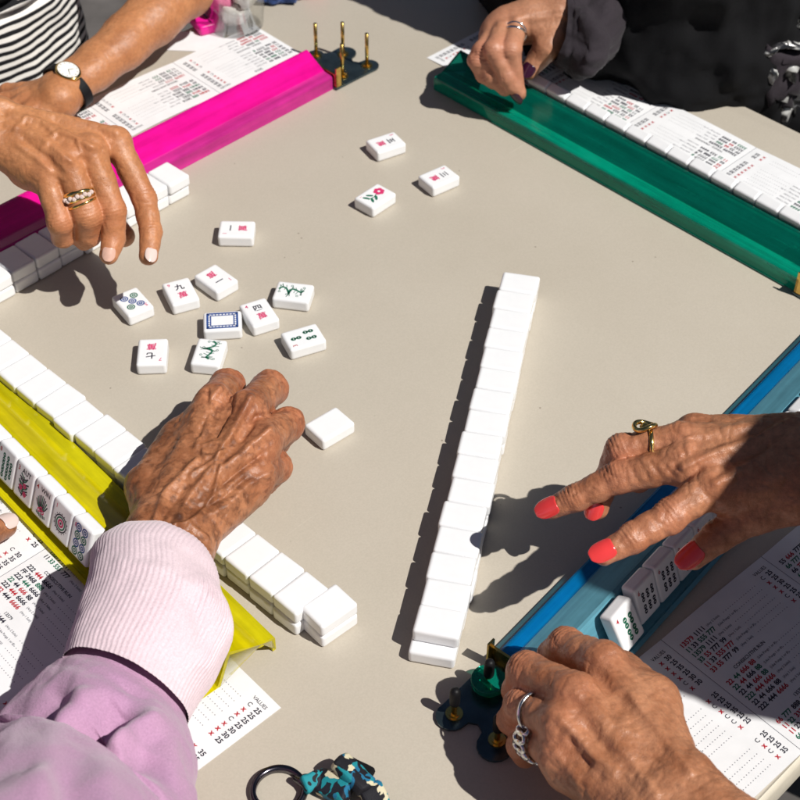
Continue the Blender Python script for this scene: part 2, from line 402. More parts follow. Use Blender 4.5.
def vnormals(V, Q):
    fn = np.cross(V[Q[:, 2]]-V[Q[:, 0]], V[Q[:, 3]]-V[Q[:, 1]]); N = np.zeros_like(V)
    for k in range(4):
        for d in range(3): N[:, d] += np.bincount(Q[:, k], fn[:, d], len(V))
    return N/(np.linalg.norm(N, axis=1)[:, None]+1e-12)
def smooth(V, Q, it=2, lam=.5):
    for _ in range(it):
        A = np.zeros_like(V); c = np.zeros(len(V))
        for a, b in ((0, 1), (1, 2), (2, 3), (3, 0)):
            for x, y in ((a, b), (b, a)):
                for d in range(3): A[:, d] += np.bincount(Q[:, x], V[Q[:, y], d], len(V))
                c += np.bincount(Q[:, x], minlength=len(V))
        V = V+lam*(A/np.maximum(c, 1)[:, None]-V)
    return V
_L = RS.rand(32, 32, 32).astype(np.float32)*2-1
def vnoise(P):
    i = np.floor(P).astype(int); f = P-i; f = f*f*(3-2*f); r = 0
    for a in (0, 1):
        for b in (0, 1):
            for c in (0, 1):
                r = r+(f[:, 0] if a else 1-f[:, 0])*(f[:, 1] if b else 1-f[:, 1])*(f[:, 2] if c else 1-f[:, 2]) \
                    * _L[(i[:, 0]+a) % 32, (i[:, 1]+b) % 32, (i[:, 2]+c) % 32]
    return r
def seg_dist(px, pts):
    """distance of 2-D points to a polyline"""
    best = np.full(len(px), 1e9)
    for p, q in zip(pts, pts[1:]):
        p = np.array(p, float); q = np.array(q, float); d = q-p; t = np.clip(((px-p)@d)/(d@d+1e-9), 0, 1)
        best = np.minimum(best, np.linalg.norm(px-p-t[:, None]*d, axis=1))
    return best
def np_mesh(name, V, Q, mat, tint=None, parent=None):
    me = bpy.data.meshes.new(name); me.vertices.add(len(V)); me.vertices.foreach_set('co', (V*S).astype(np.float32).ravel())
    me.loops.add(Q.size); me.loops.foreach_set('vertex_index', Q.astype(np.int32).ravel())
    me.polygons.add(len(Q)); me.polygons.foreach_set('loop_start', np.arange(0, Q.size, 4, dtype=np.int32))
    me.polygons.foreach_set('use_smooth', np.ones(len(Q), bool))
    me.update(calc_edges=True); me.validate()
    me.materials.append(mat)
    if tint is not None:
        a = me.attributes.new('tint', 'FLOAT_COLOR', 'POINT'); a.data.foreach_set('color', np.concatenate([tint, np.ones((len(V), 1))], 1).astype(np.float32).ravel())
    o = bpy.data.objects.new(name, me); COL.objects.link(o)
    if parent: o.parent = parent
    return o
# ------------------------------------------------------------------ hands
def nrm(v): v = np.asarray(v, float); return v/(np.linalg.norm(v)+1e-12)
VIEW = -_F
def hand(name, fingers, thumb, wrist, forearm, mat, res=1.1, strokes=(), spots=(), wr=1., palm_r=(13, 1.), thick=9, k_fing=1.6, wrist_w=(11, 17), dorsal=None, k_palm=4.0, crease=1.0, web=0):
    J = {k: [(un(x, y, z), r) for x, y, z, r in c] for k, c in fingers.items()}
    T = [(un(x, y, z), r) for x, y, z, r in thumb]
    W = un(*wrist[:3]); FA = [(un(x, y, z), r, l) for x, y, z, r, l in forearm]
    im, pm = J['index'][0][0], J['pinky'][0][0]
    fwd = nrm((im+pm)/2-W); e = im-pm; e = nrm(e-fwd*(e@fwd)); n = np.cross(e, fwd)
    if (n@(np.array(dorsal) if dorsal else VIEW+np.array([0, 0, .3]))) < 0: n = -n
    allp = [p for c in J.values() for p, _ in c]+[p for p, _ in T]+[W]+[p for p, _, _ in FA]
    lo = np.min(allp, 0)-30; hi = np.max(allp, 0)+30
    for p, r, l in FA: lo = np.minimum(lo, p-r-l-4); hi = np.maximum(hi, p+r+l+4)
    F = Field(lo, hi, res); D = F.D
    offs = {'index': 1, 'middle': .36, 'ring': -.32, 'pinky': -1}
    st = {}
    for f, c in J.items():
        mcp, r = c[0]; s0 = W+e*offs[f]*wrist_w[0]+fwd*6; st[f] = s0
        F.cone(D, s0, mcp-n*1.5, palm_r[0], r*palm_r[1], 7)
        F.cone(D, s0-n*thick*.7+fwd*4, mcp-n*thick-fwd*5, palm_r[0]-2, r, 7)
    if T:
        F.cone(D, T[0][0], T[1][0], T[0][1], T[1][1], 8)
        F.cone(D, W+e*wrist_w[0]-n*4, T[0][0], 12, T[0][1], 8)
        mid = (st['index']+im*1.6)/2.6-n*6
        F.cone(D, mid, T[1][0]*.75+T[0][0]*.25, 9, 7.5, 9)
        if web: F.cone(D, T[1][0], im-n*6-fwd*8, web, web, 9); F.cone(D, (T[0][0]+T[1][0])/2, (mid+im)/2-n*3, web+2, web, 9)
    prev = (W-fwd*4, wrist_w[1], wrist_w[0])
    for p, r, l in FA:
        for sg in (-1, 1): F.cone(D, prev[0]+e*sg*prev[2], p+e*sg*l, prev[1], r, 9)
        F.cone(D, prev[0], p, prev[1], r, 9); prev = (p, r, l)
    fs = []
    for f, c in list(J.items())+([('thumb', T[1:])] if T else []):
        A = F.new(); 
        for (a, ra), (b, rb) in zip(c, c[1:]):
            m = (a+b)/2; rm = (ra+rb)/2*.93
            F.cone(A, a, m, ra, rm, 2.5); F.cone(A, m, b, rm, rb, 2.5)
        fs.append(A)
    G = fs[0]
    for A in fs[1:]: G = smin(G, A, k_fing)
    F.D = smin(D, G, k_palm)
    V, Q = F.mesh(); V = smooth(V, Q, 2, .5)
    N = vnormals(V, Q)
    tint = np.zeros((len(V), 3)); disp = np.zeros(len(V))
    for f, c in J.items():
        for q in range(3):
            p, r = c[q]; dist = np.linalg.norm(V-p, axis=1)
            tint[:, 0] += (.25, .55, .4)[q]*np.exp(-(dist/(r*1.25))**2)
            if q:
                d = nrm(c[q+1][0]-c[q-1][0]); s = (V-p)@d
                back = nrm(-(c[q+1][0]-p)/np.linalg.norm(c[q+1][0]-p)-(c[q-1][0]-p)/np.linalg.norm(c[q-1][0]-p)+n*.35)
                dors = np.clip(N@back, 0, 1)
                ph = vnoise(V/6.)*1.6
                disp += crease*dors*np.exp(-(s/(r*.85))**2)*np.exp(-((dist-r)/5)**2)*.34*np.sin(2*math.pi*s/2.3+ph)
        tp = c[3][0]; tint[:, 0] += .35*np.exp(-(np.linalg.norm(V-tp, axis=1)/9)**2)
    disp += wr*(.55*vnoise(V/13.)+.28*vnoise(V/5.+7)+.12*vnoise(V/2.2+3))
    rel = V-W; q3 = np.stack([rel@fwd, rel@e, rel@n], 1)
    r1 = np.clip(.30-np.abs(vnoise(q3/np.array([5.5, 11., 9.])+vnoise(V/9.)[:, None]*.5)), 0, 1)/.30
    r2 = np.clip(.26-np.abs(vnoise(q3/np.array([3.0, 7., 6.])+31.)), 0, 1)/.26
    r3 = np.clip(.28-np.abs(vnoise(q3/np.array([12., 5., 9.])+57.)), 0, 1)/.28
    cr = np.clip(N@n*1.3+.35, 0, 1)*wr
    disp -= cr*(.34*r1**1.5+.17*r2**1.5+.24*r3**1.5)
    tint[:, 2] = np.clip(.5*cr*(.5*r1**2+.3*r3**2), 0, .6)  # mask that darkens skin in the creases, shade put into the colour
    px = project(V); face = np.clip(N@VIEW*1.6, 0, 1)
    for pts, wd, amp in strokes:
        dd = seg_dist(px[:, :2], pts)/px[:, 2]
        disp += amp*face*np.exp(-(dd/wd)**2)
    for x, y, rad, s in spots:
        dd = np.hypot(px[:, 0]-x, px[:, 1]-y)/px[:, 2]; tint[:, 1] += s*face*np.clip(1.5-dd/rad, 0, 1)
    V = V+N*disp[:, None]
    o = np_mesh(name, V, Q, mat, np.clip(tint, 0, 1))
    return o, J, T, n, e, fwd
def nail(parent, tip, r, d, up, mat, ln=11, wd=.9, ext=2.0, label=None, base=-4.5):
    d = nrm(d); up = np.asarray(up, float); up = nrm(up-d*(up@d)); sd = np.cross(d, up)
    mb = MB(); nu, nv = 9, 12; vs = []
    R = r*1.0
    for j in range(nv):
        t = j/(nv-1); v = base+t*(ln)
        a = wd*(1-abs(2*t-1)**2.6*.68) if t > .5 else wd*(1-abs(2*t-1)**4*.35)
        for i in range(nu):
            q = (2*i/(nu-1)-1)*a
            drop = .035*max(0, v)**1.6*r/8
            vs.append(tip+d*(v-.6*(q/wd)**2)+sd*math.sin(q)*R+up*(math.cos(q)*R-drop+.35))
    mb.add(vs, [(j*nu+i, j*nu+i+1, (j+1)*nu+i+1, (j+1)*nu+i) for j in range(nv-1) for i in range(nu-1)], mat)
    o = mb.build('fingernail', parent, smooth=True)
    s = o.modifiers.new('solid', 'SOLIDIFY'); s.thickness = .6*S; s.offset = 0
    b = o.modifiers.new('sub', 'SUBSURF'); b.levels = 1; b.render_levels = 1
    if label: o['label'] = label
    return o
def band(mb, p, axis, R, wdt, thk, mat, seg=36, ell=1.0, wob=0):
    axis = nrm(axis); a = np.array([0, 0, 1.]) if abs(axis[2]) < .9 else np.array([1., 0, 0])
    u = nrm(np.cross(axis, a)); v = np.cross(axis, u); vs = []
    for k in range(seg):
        t = 2*math.pi*k/seg; dr = u*math.cos(t)+v*math.sin(t)*ell
        ww = wdt/2*(1+wob*math.sin(6*t))
        for rr, h in ((R, -ww), (R+thk*.8, -ww*.8), (R+thk, 0), (R+thk*.8, ww*.8), (R, ww)):
            vs.append(p+dr*rr+axis*h)
    fs = []
    for k in range(seg):
        k2 = (k+1) % seg
        for i in range(5): fs.append((k*5+i, k*5+(i+1) % 5, k2*5+(i+1) % 5, k2*5+i))
    mb.add(vs, fs, mat)
def lerp(a, b, t): return a+(b-a)*t

# sleeves and bodies: swept rings with folds
def catmull(P, m):
    P = [np.asarray(p, float) for p in P]; P = [2*P[0]-P[1]]+P+[2*P[-1]-P[-2]]; out = []
    for i in range(1, len(P)-2):
        for k in range(m):
            t = k/m; a, b, c, d = P[i-1:i+3]
            out.append(.5*((2*b)+(-a+c)*t+(2*a-5*b+4*c-d)*t*t+(-a+3*b-3*c+d)*t**3))
    out.append(P[-2]); return np.array(out)
def sweep(name, rings, mat, parent=None, m=14, seg=160, thick=.85, ribs=0, amp=0, fold=(), nf=20., open_in=True, lip=0, rib_range=None):
    """rings: (centre, half-width vector, depth half-size) in mm; a cloth tube round an arm or a trunk"""
    C = catmull([r[0] for r in rings], m); H = catmull([r[1] for r in rings], m); T = catmull([[r[2]] for r in rings], m)[:, 0]
    n = len(C); V = np.zeros((n, seg, 3)); th = np.linspace(0, 2*math.pi, seg, endpoint=False)
    for i in range(n):
        ax = nrm(C[min(i+1, n-1)]-C[max(i-1, 0)]); h = H[i]; hn = nrm(h); up = np.cross(hn, ax); 
        if up[2] < 0: up = -up
        up = nrm(up)
        V[i] = C[i]+np.cos(th)[:, None]*h+np.sin(th)[:, None]*up*T[i]
        if ribs:
            rr = ribs if rib_range is None or rib_range[0] <= i/(n-1) <= rib_range[1] else 0
            if rr: V[i] += ((np.sin(th*rr))*.15)[:, None]*(np.cos(th)[:, None]*hn+np.sin(th)[:, None]*up)
    P = V.reshape(-1, 3)
    ids = np.arange(n*seg).reshape(n, seg); Q = np.stack([ids[:-1], np.roll(ids[:-1], -1, 1), np.roll(ids[1:], -1, 1), ids[1:]], -1).reshape(-1, 4)
    N = vnormals(P, Q)
    cen = np.repeat(C, seg, 0)
    if ((P-cen)*N).sum() < 0: Q = Q[:, ::-1]; N = -N
    d = amp*(vnoise(P/nf)+.5*vnoise(P/(nf*.45)+5)+.2*vnoise(P/(nf*.2)+9)) if amp else np.zeros(len(P))
    if fold:
        px = project(P); face = np.clip(N@VIEW*1.5, 0, 1)
        for pts, wd, a in fold: d += a*face*np.exp(-(seg_dist(px[:, :2], pts)/px[:, 2]/wd)**2)
    P = P+N*d[:, None]
    return np_mesh(name, P, Q, mat, None, parent)
def pxring(l, r, z, t): 
    a, b = un(*l, z), un(*r, z); return ((a+b)/2, (b-a)/2, t)

def pxring2(l, zl, r, zr, t):
    a, b = un(*l, zl), un(*r, zr); return ((a+b)/2, (b-a)/2, t)
# ================================================================== the table
g = MB(); g.add([(-60000, -60000, -735), (60000, -60000, -735), (60000, 60000, -735), (-60000, 60000, -735)], [(0, 1, 2, 3)], M['ground'])
tag(g.build('ground'), kind='structure')
TC = np.array([-13., 85., 0]); HALF = 437
tb = empty('table', (TC[0], TC[1], -735), math.radians(45))
tag(tb, 'square beige topped game table that all the tiles, racks and cards lie on', 'table')
def rrect(h, r, n=8):
    P = []
    for cx, cy, a0 in ((h-r, h-r, 0), (-h+r, h-r, 90), (-h+r, -h+r, 180), (h-r, -h+r, 270)):
        for k in range(n+1):
            a = math.radians(a0+90*k/n); P.append((cx+r*math.cos(a), cy+r*math.sin(a)))
    return P
t = MB(); t.poly_prism(rrect(HALF-2, 28), 735-6, 735, M['table']); o = t.build('tabletop', tb, bevel=1.5)
t = MB(); t.poly_prism(rrect(HALF, 30), 735-34, 735-6.5, M['rim']); t.build('apron', tb, bevel=5)
for sx_ in (-1, 1):
    for sy_ in (-1, 1):
        t = MB(); t.tube([(sx_*380, sy_*380, 700), (sx_*395, sy_*395, 0)], 14, M['gunmetal'], 16); t.build('leg', tb, smooth=True)

# ================================================================== tiles
TL, TW, TT = 28.4, 21.6, 10.4
def tile_body():
    bm = bmesh.new(); bmesh.ops.create_cube(bm, size=1)
    for v in bm.verts: v.co = Vector((v.co.x*TW, v.co.y*TL, v.co.z*TT))
    bmesh.ops.bevel(bm, geom=list(bm.edges), offset=2.3, segments=4, profile=.55, affect='EDGES')
    vs = [tuple(v.co) for v in bm.verts]; fs = [tuple(v.index for v in f.verts) for f in bm.faces]; bm.free(); return vs, fs
TB = tile_body(); ZT = TT/2+.06
def wan(mb, x, y, s, col):
    put_text(mb, '萬', x, y-s*.36, s, col, ZT, align='c', bold=.02)
NUM = '一二三四五六七八九'
def face(kind, n=0):
    mb = MB(); mb.add(TB[0], TB[1], M['tile'])
    R, K, G, B = M['inkpink'], M['ink'], M['inkgreen'], M['inkblue']
    if kind == 'crak':
        put_text(mb, str(n), -7.6, 7.4, 4.6, R, ZT)
        put_text(mb, NUM[n-1], .6, 2.0, 7.2, K, ZT, align='c', bold=.025); wan(mb, .4, -5.2, 7.6, R)
    elif kind == 'dot':
        put_text(mb, str(n), -7.8, 7.6, 4.6, R, ZT)
        pos = {1: [(0, 0)], 4: [(-3.6, 4), (3.6, 4), (-3.6, -4), (3.6, -4)], 5: [(-4, 5.5), (4, 5.5), (0, 0), (-4, -5.5), (4, -5.5)],
               8: [(x, y) for x in (-3.4, 3.4) for y in (9, 3, -3, -9)]}[n]
        if n == 1:
            for r0, r1, c in ((5.6, 6.6, K), (3.8, 4.9, G), (1.5, 3.0, R)): ring2d(mb, 0, -1, r0, r1, c, ZT)
            disc2d(mb, 0, -1, .9, K, ZT)
            for q in range(16):
                a = q*math.pi/8; disc2d(mb, 7.3*math.cos(a), -1+7.3*math.sin(a), .42, K, ZT, 8)
        else:
            r = 3.1
            for i, (x, y) in enumerate(pos):
                c = (B, G, B, G, B, G, B, G)[i]; disc2d(mb, x, y, r, c, ZT)
                ring2d(mb, x, y, r*.50, r*.66, M['tile'], ZT+.04); ring2d(mb, x, y, .25, .6, M['tile'], ZT+.04, 8)
    elif kind == 'bam':
        put_text(mb, str(n), -8.4, 7.4, 4.8, M['inkred'], ZT)
        pos = {3: [(0, 5.6), (-3.6, -5), (3.6, -5)], 4: [(-1.4, 3.5), (4.0, 3.5), (-1.4, -5.5), (4.0, -5.5)],
               6: [(x, y) for y in (4, -5) for x in (-4.2, .6, 5.4)], 8: [(x, y) for y in (5, -1, -7) for x in (-2.6, 2.2)]+[(6, 2), (6, -4)]}[n]
        for (x, y) in pos:
            hh = 3.7 if n < 6 else 3.2
            for yy in (y-hh*.55, y+hh*.55): disc2d(mb, x, yy, 2.1 if n < 6 else 1.8, G if n != 6 else K, ZT, 12, .85)
            ribbon(mb, [(x, y-hh), (x, y+hh)], .8, G if n != 6 else K, ZT)
            for yy in (y-hh*.55, y+hh*.55): ribbon(mb, [(x-.7, yy), (x+.7, yy)], .45, M['tile'], ZT+.04)
    elif kind == 'soap':
        for a, b, wd in ((8, 11, 1.5), (5.7, 8.6, .9)):
            c = B
            for p, q in (((-a, -b), (a, -b)), ((a, -b), (a, b)), ((a, b), (-a, b)), ((-a, b), (-a, -b))): ribbon(mb, [p, q], wd, c, ZT)
        for y in np.arange(-10, 10.1, 2.5):
            for s_ in (-1, 1): ribbon(mb, [(s_*5.9, y), (s_*8, y)], .7, B, ZT+.02)
        for x in np.arange(-6, 6.1, 2.4):
            for s_ in (-1, 1): ribbon(mb, [(x, s_*8.8), (x, s_*11)], .7, B, ZT+.02)
    elif kind == 'squiggle':
        rr = random.Random(5)
        body = [(4.4*math.sin(q*1.3+.5)*(.6+.4*math.sin(q*.6)), 9.5-q*1.9+1.6*math.cos(q*1.3)) for q in np.arange(0, 10.1, .33)]
        ribbon(mb, body, 1.5, G, ZT)
        for q in range(1, len(body)-1):
            x, y = body[q]; sg = 1 if q % 2 else -1
            ribbon(mb, [(x, y), (x+sg*(2.6+rr.random()*1.6), y+rr.uniform(-1.4, 1.8))], .5, G, ZT+.01)
        for x, y in ((5, 9.5), (-4.5, 4), (5.8, 2), (-5, -4), (5, -7.5), (-2, 10.4)):
            ring2d(mb, x, y, .6, 1.05, G, ZT+.01, 10)
    elif kind == 'flower':
        for q in range(6):
            a = q*math.pi/3; disc2d(mb, 1.5+2.7*math.cos(a), -6+2.7*math.sin(a), 2.1, R, ZT+.01*q/6, 12)
        disc2d(mb, 1.5, -6, 1.2, M['tile'], ZT+.05, 10)
        ribbon(mb, [(1, -3), (-1, 2), (0, 8)], .9, G, ZT)
        for x, y, a in ((-3, 2, 2.4), (3, 3.5, .7), (-3, 6.5, 2.6), (2.6, 8, .5)):
            P = [(x+3.2*math.cos(a)*math.cos(q)-1.2*math.sin(a)*math.sin(q), y+3.2*math.sin(a)*math.cos(q)+1.2*math.cos(a)*math.sin(q), ZT+.02) for q in np.linspace(0, 6.28, 12, endpoint=False)]
            mb.add(P, [tuple(range(12))], G)
        put_text(mb, '1', 6, 9, 3, R, ZT)
    elif kind in ('aut', 'win'):
        put_text(mb, '3' if kind == 'aut' else '4', -8.2, 7.2, 5, M['inkred'], ZT)
        put_text(mb, kind.upper(), -3.2, 7.4, 5, K, ZT, bold=.02)
        rr = random.Random(3 if kind == 'aut' else 8)
        if kind == 'aut':
            ribbon(mb, [(0, 5), (-1, 0), (.6, -5), (-.5, -10)], .8, K, ZT)
            for q in range(15):
                y = 4-q*.9; sg = 1 if q % 2 else -1; x1 = sg*rr.uniform(3, 5.6)
                ribbon(mb, [(0, y), (x1*.6, y+1.2), (x1, y+rr.uniform(1.5, 3))], 1.1, (K, G)[q % 3 == 0], ZT+.01)
            for x, y in ((-2.5, -4), (2.6, -7), (1.5, -1)):
                for q in range(5):
                    a = q*1.257; disc2d(mb, x+1.2*math.cos(a), y+1.2*math.sin(a), .95, R, ZT+.03, 8)
        else:
            for q in range(9):
                a = math.radians(35+q*13.75); ribbon(mb, [(0, -7), (5*math.cos(a), -7+6*math.sin(a)), (8.3*math.cos(a)*.9, -7+12*math.sin(a))], 1.0, (K, G, K)[q % 3], ZT)
            for q in range(7):
                x = -4.5+q*1.5; ribbon(mb, [(x, -8.5), (x+.6, -11+abs(q-3)*.4)], .9, (G, K)[q % 2], ZT)
            for x, y in ((-2, -6.5), (2, -6.5), (0, -4.8)): ring2d(mb, x, y, .8, 1.7, R, ZT+.03, 10)
    me = mb.build('mahjong_tile'); d = me.data
    d.polygons.foreach_set('use_smooth', [i < len(TB[1]) for i in range(len(d.polygons))])
    for p in d.polygons:
        if p.index < len(TB[1]) and max(abs(c) for c in p.normal) > .999: p.use_smooth = False
    bpy.data.objects.remove(me); return d
BLANK = face('blank')
def tile(mesh, mat4, label, group=None):
    o = bpy.data.objects.new('mahjong_tile', mesh); COL.objects.link(o)
    loc, rot, _ = mat4.decompose(); o.location = loc*S; o.rotation_mode = 'QUATERNION'; o.rotation_quaternion = rot
    return tag(o, label, 'tile', group)
def flat(x, y, ang, z=0): return Matrix.Translation((x, y, z+TT/2)) @ Matrix.Rotation(ang, 4, 'Z')
LOOSE = 'tiles discarded in the middle of the table'
D_ = math.radians
for mesh, x, y, a, lab in (
    (face('dot', 5), -201.3, 93.9, D_(35.4+180), 'white tile with blue and green dots half under the pointing finger shadow'),
    (face('crak', 9), -166.7, 106.3, D_(23.9), 'white tile with black nine character and red digit nine at its corner'),
    (face('crak', 7), -179.6, 38.2, D_(3.7+180), 'white tile with red digit seven lying alone at the near left of the discards'),
    (face('crak', 1), -130.7, 183.6, D_(-.5+90), 'white tile with a one stroke lying apart at the back of the discards'),
    (face('crak', 1), -141.3, 122.4, D_(44.6+180), 'white tile with one stroke lying diagonally, red character to the back'),
    (face('squiggle'), -81.4, 106.8, D_(-9.7+90), 'white tile with sideways green dragon at the right of the discards'),
    (face('crak', 4), -105.5, 82.7, D_(26.8), 'white tile with black four character and red character below it'),
    (face('bam', 3), -71.1, 55.5, D_(24.6+90), 'white tile with three green bamboo sticks and a red digit'),
    (face('soap'), -131.9, 72.6, D_(6+90), 'white tile with a blue ornamental rectangle frame'),
    (face('squiggle'), -138.6, 38.3, D_(-7), 'white tile with upright green dragon just behind the pink sleeved hand'),
    (face('crak', 5), -13.6, 305.9, D_(30.5-90), 'farthest of the three tiles by the far corner, small red and blue character'),
    (face('crak', 3), 31, 256.9, D_(36.5-90), 'right tile of the three by the far corner, small red and black character'),
    (face('flower'), -21.4, 229.1, D_(48+90), 'white tile with a pink flower and green leaves'),
    (BLANK, -48.4, -34.2, D_(40.7+90), 'blank white face-down tile lying alone beside the fist of the pink sleeved hand')):
    tile(mesh, flat(x, y, a), lab, LOOSE)
ORD = ['first', 'second', 'third', 'fourth', 'fifth', 'sixth', 'seventh', 'eighth', 'ninth', 'tenth', 'eleventh', 'twelfth', 'thirteenth', 'fourteenth', 'fifteenth', 'sixteenth', 'seventeenth']
rj = random.Random(21)
def stack_pair(x, y, ang, n, wall, end, grp, j=1.0, top=(0, 0, 0)):
    for lay in (0, 1):
        q_ = rj.gauss(0, .55)*j; dx, dy, da = -math.sin(ang)*q_, math.cos(ang)*q_, rj.gauss(0, .7)*j
        if lay: dx += top[0]; dy += top[1]; da += top[2]
        tile(BLANK, flat(x+dx, y+dy, ang+D_(da), lay*(TT+.05)), f"white tile, {'upper' if lay else 'lower'} layer of the {wall}, {ORD[n]} from its {end}", grp)
# long wall in the middle
a0 = D_(-101.77); ux, uy = math.cos(a0), math.sin(a0)
A = (un(502, 270, 21)+un(539.5, 276, 21))/2+np.array([ux, uy, 0])*TW/2; Bp = (un(411, 633.5, 21)+un(460, 638.5, 21))/2-np.array([ux, uy, 0])*TW/2
NW = 16
for i in range(NW):
    p = lerp(A, Bp, i/(NW-1))
    if i == NW-1: p = p+np.array([-2.6, -6.5, 0])
    sx_ = (1.2, -.3) if i == 0 else (-.6, 0) if i == 1 else (.8, 0) if i == 5 else (0, 0)
    stack_pair(p[0], p[1], a0, i, 'long wall crossing the table', 'far end', 'tiles of the long wall', .9,
               (sx_[0], sx_[1], 0) if i < NW-1 else (3.0, 7.5, 1.2))
# wall along the yellow rack
aY = D_(132.2); eY = np.array([math.cos(aY), math.sin(aY), 0]); nY = np.array([-math.sin(aY), math.cos(aY), 0])
tg = 'tiles walled up along the yellow rack'
stack_pair(-42.3, -199.8, D_(131.9), 0, 'wall along the yellow rack', 'near end', tg, .4)
for i in range(1, 17):
    aW = D_(136.1); p = np.array([-60.0, -190.5, 0])+np.array([math.cos(aW), math.sin(aW), 0])*(i-1)*21.95
    stack_pair(p[0], p[1], aW, i, 'wall along the yellow rack', 'near end', tg, 1.2)
# wall along the magenta rack
aM = D_(227.2); eM = np.array([math.cos(aM), math.sin(aM), 0])
for i in range(11):
    p = un(167.5, 172.5, 21)+eM*i*22.0
    stack_pair(p[0], p[1], aM, i, 'wall along the magenta rack', 'far end', 'tiles walled up along the magenta rack', 1.3)

# ================================================================== racks
RL = 393
PROF = [(1.5, 0), (1.5, 11), (2.1, 12.6), (3.6, 13.4), (11.6, 14.0), (12.6, 14.6), (33, 26.4), (35.2, 26.6), (36.6, 25.2), (44.2, 5.0), (45.4, 3.0), (47.4, 2.0), (57.5, 2.0), (59.2, 2.8), (59.6, 5.2)]
def rack(nm, colour, P0, ang, label, pegs, cap, peg_h, with_disc):
    r = empty('tile_rack', (P0[0], P0[1], 0), ang); tag(r, label, 'tile rack', 'clear coloured acrylic tile racks')
    mat = M[colour]; mb = MB(); n = len(PROF); th = 2.6
    P = [np.array(p, float) for p in PROF]; off = []
    for i in range(n):
        d = P[min(i+1, n-1)]-P[max(i-1, 0)]; d /= np.linalg.norm(d); off.append(P[i]+np.array([d[1], -d[0]])*th)   # inner skin
    loop = [(u, max(z, .15)) for u, z in PROF]+[(u, max(z, .15)) for u, z in reversed(off)]
    m = len(loop); vs = [(0, -u, z) for u, z in loop]+[(RL, -u, z) for u, z in loop]
    fs = [tuple(range(m)), tuple(range(2*m-1, m-1, -1))]+[(i, m+i, m+(i+1) % m, (i+1) % m) for i in range(m)]
    lip = set(range(5))
    for k_, f_ in enumerate(fs):
        i_ = k_-2; j_ = i_ if i_ < n else m-2-i_
        mb.add([vs[q] for q in f_], [tuple(range(len(f_)))], M[colour+'_lip'] if k_ > 1 and j_ in lip else mat)
    b = mb.build('rack_body', r); b.data.polygons.foreach_set('use_smooth', [False]*len(b.data.polygons))
    bm = bmesh.new(); bm.from_mesh(b.data); bmesh.ops.remove_doubles(bm, verts=bm.verts, dist=1e-6); bmesh.ops.recalc_face_normals(bm, faces=bm.faces); bm.to_mesh(b.data); bm.free()
    bv = b.modifiers.new('bevel', 'BEVEL'); bv.width = .45*S; bv.segments = 2; bv.limit_method = 'ANGLE'; bv.angle_limit = .5
    mb = MB(); cap_pts = [(-u, z-.3) for u, z in PROF[2:8]]+[(-44.2+2.4, 1.0), (-4.6, 1.0)]
    Mx = Matrix(((0, 0, 1, 0), (1, 0, 0, 0), (0, 1, 0, 0), (0, 0, 0, 1)))
    ins = [(-u-(2.7 if u < 20 else -2.7 if u > 34 else 0), max(z-(3.1), 1.0)) for u, z in PROF[2:8]]
    mb.poly_prism(ins+[(-41.2, 1.0), (-4.6, 1.0)], 3.2, 5.6, M[colour+'_lip'], Mx); mb.build('end_wall', r)
    # end plate with pegs
    pl = []
    pts = [(-.5, 3), (-30, 3.5), (-44, 4)]+[(-49+9.5*math.cos(t), -5+9.5*math.sin(t)) for t in np.linspace(1.3, 4.4, 9)]+[(-46, -15), (-43.5, -20), (-46, -25)] \
        + [(-48.5+10.5*math.cos(t), -36+10.5*math.sin(t)) for t in np.linspace(2.0, 4.9, 9)]+[(-38, -46), (-34, -50)]+[(-27+8*math.cos(t), -53+8*math.sin(t)) for t in np.linspace(2.6, 5.6, 7)]+[(-16, -56), (-.5, -57)]
    mb = MB(); mb.poly_prism(list(reversed(pts)), .8, 2.6, M['plate']); ep = mb.build('end_plate', r, bevel=.5)
    mb = MB(); mb.poly_prism([(-1.2, 2.5), (-3.0, 2.5), (-3.0, -40), (-1.2, -40)], 2.7, 15.5, M['brass']); mb.poly_prism([(-1.2, 2.5), (-7, 2.5), (-7, 1.2), (-1.2, 1.2)], 2.7, 22, M['brass']); mb.build('hinge_bracket', ep)
    for i, (a, u) in enumerate(pegs):
        mb = MB(); h = peg_h
        mb.tube([(a, -u, 2.6), (a, -u, h)], 1.7, M['brass'], 14); pg = mb.build('peg', r, smooth=False)
        for q in pg.data.polygons: q.use_smooth = len(q.vertices) == 4
        mb = MB(); mb.tube([(a, -u, 2.7), (a, -u, 3.6)], 5.2, M['brass'], 24); mb.tube([(a, -u, 3.6), (a, -u, 4.4)], 3.4, M['brass'], 24); mb.build('washer', pg)
        if cap:
            c = MB(); c.tube([(a, -u, h-12), (a, -u, h-10.5), (a, -u, h-1), (a, -u, h+1.2), (a, -u, h+2)], [2.9, 3.2, 3.2, 2.4, 1.0], M['rubber'], 18); c.build('peg_cap', pg, smooth=True)
    if with_disc:
        mb = MB(); mb.poly_prism(circle(10.5, 48, -19, -8.5), 6.0, 10.5, M['disc']); dd = mb.build('wind_disc', r, bevel=.8)
    return r
PEG = [(-47, 5.2), (-45, 35), (-18.5, 8), (-26, 51)]
rack('b', 'blue', (58.8, -225), D_(50.2), 'clear blue rack under the hand with coral red nails', PEG, True, 25, True)
rack('m', 'magenta', (-61.7, 402.4), D_(225.7), 'clear magenta pink rack behind the hand with gold rings', PEG, False, 36, False)
rack('g', 'green', (302, 122), D_(134.3), 'clear emerald green rack in front of the dark jacket', PEG, False, 36, False)
Yend = np.array([-72.7, -216.5]); aYr = D_(-47.8)
Y0 = Yend-RL*np.array([math.cos(aYr), math.sin(aYr)])
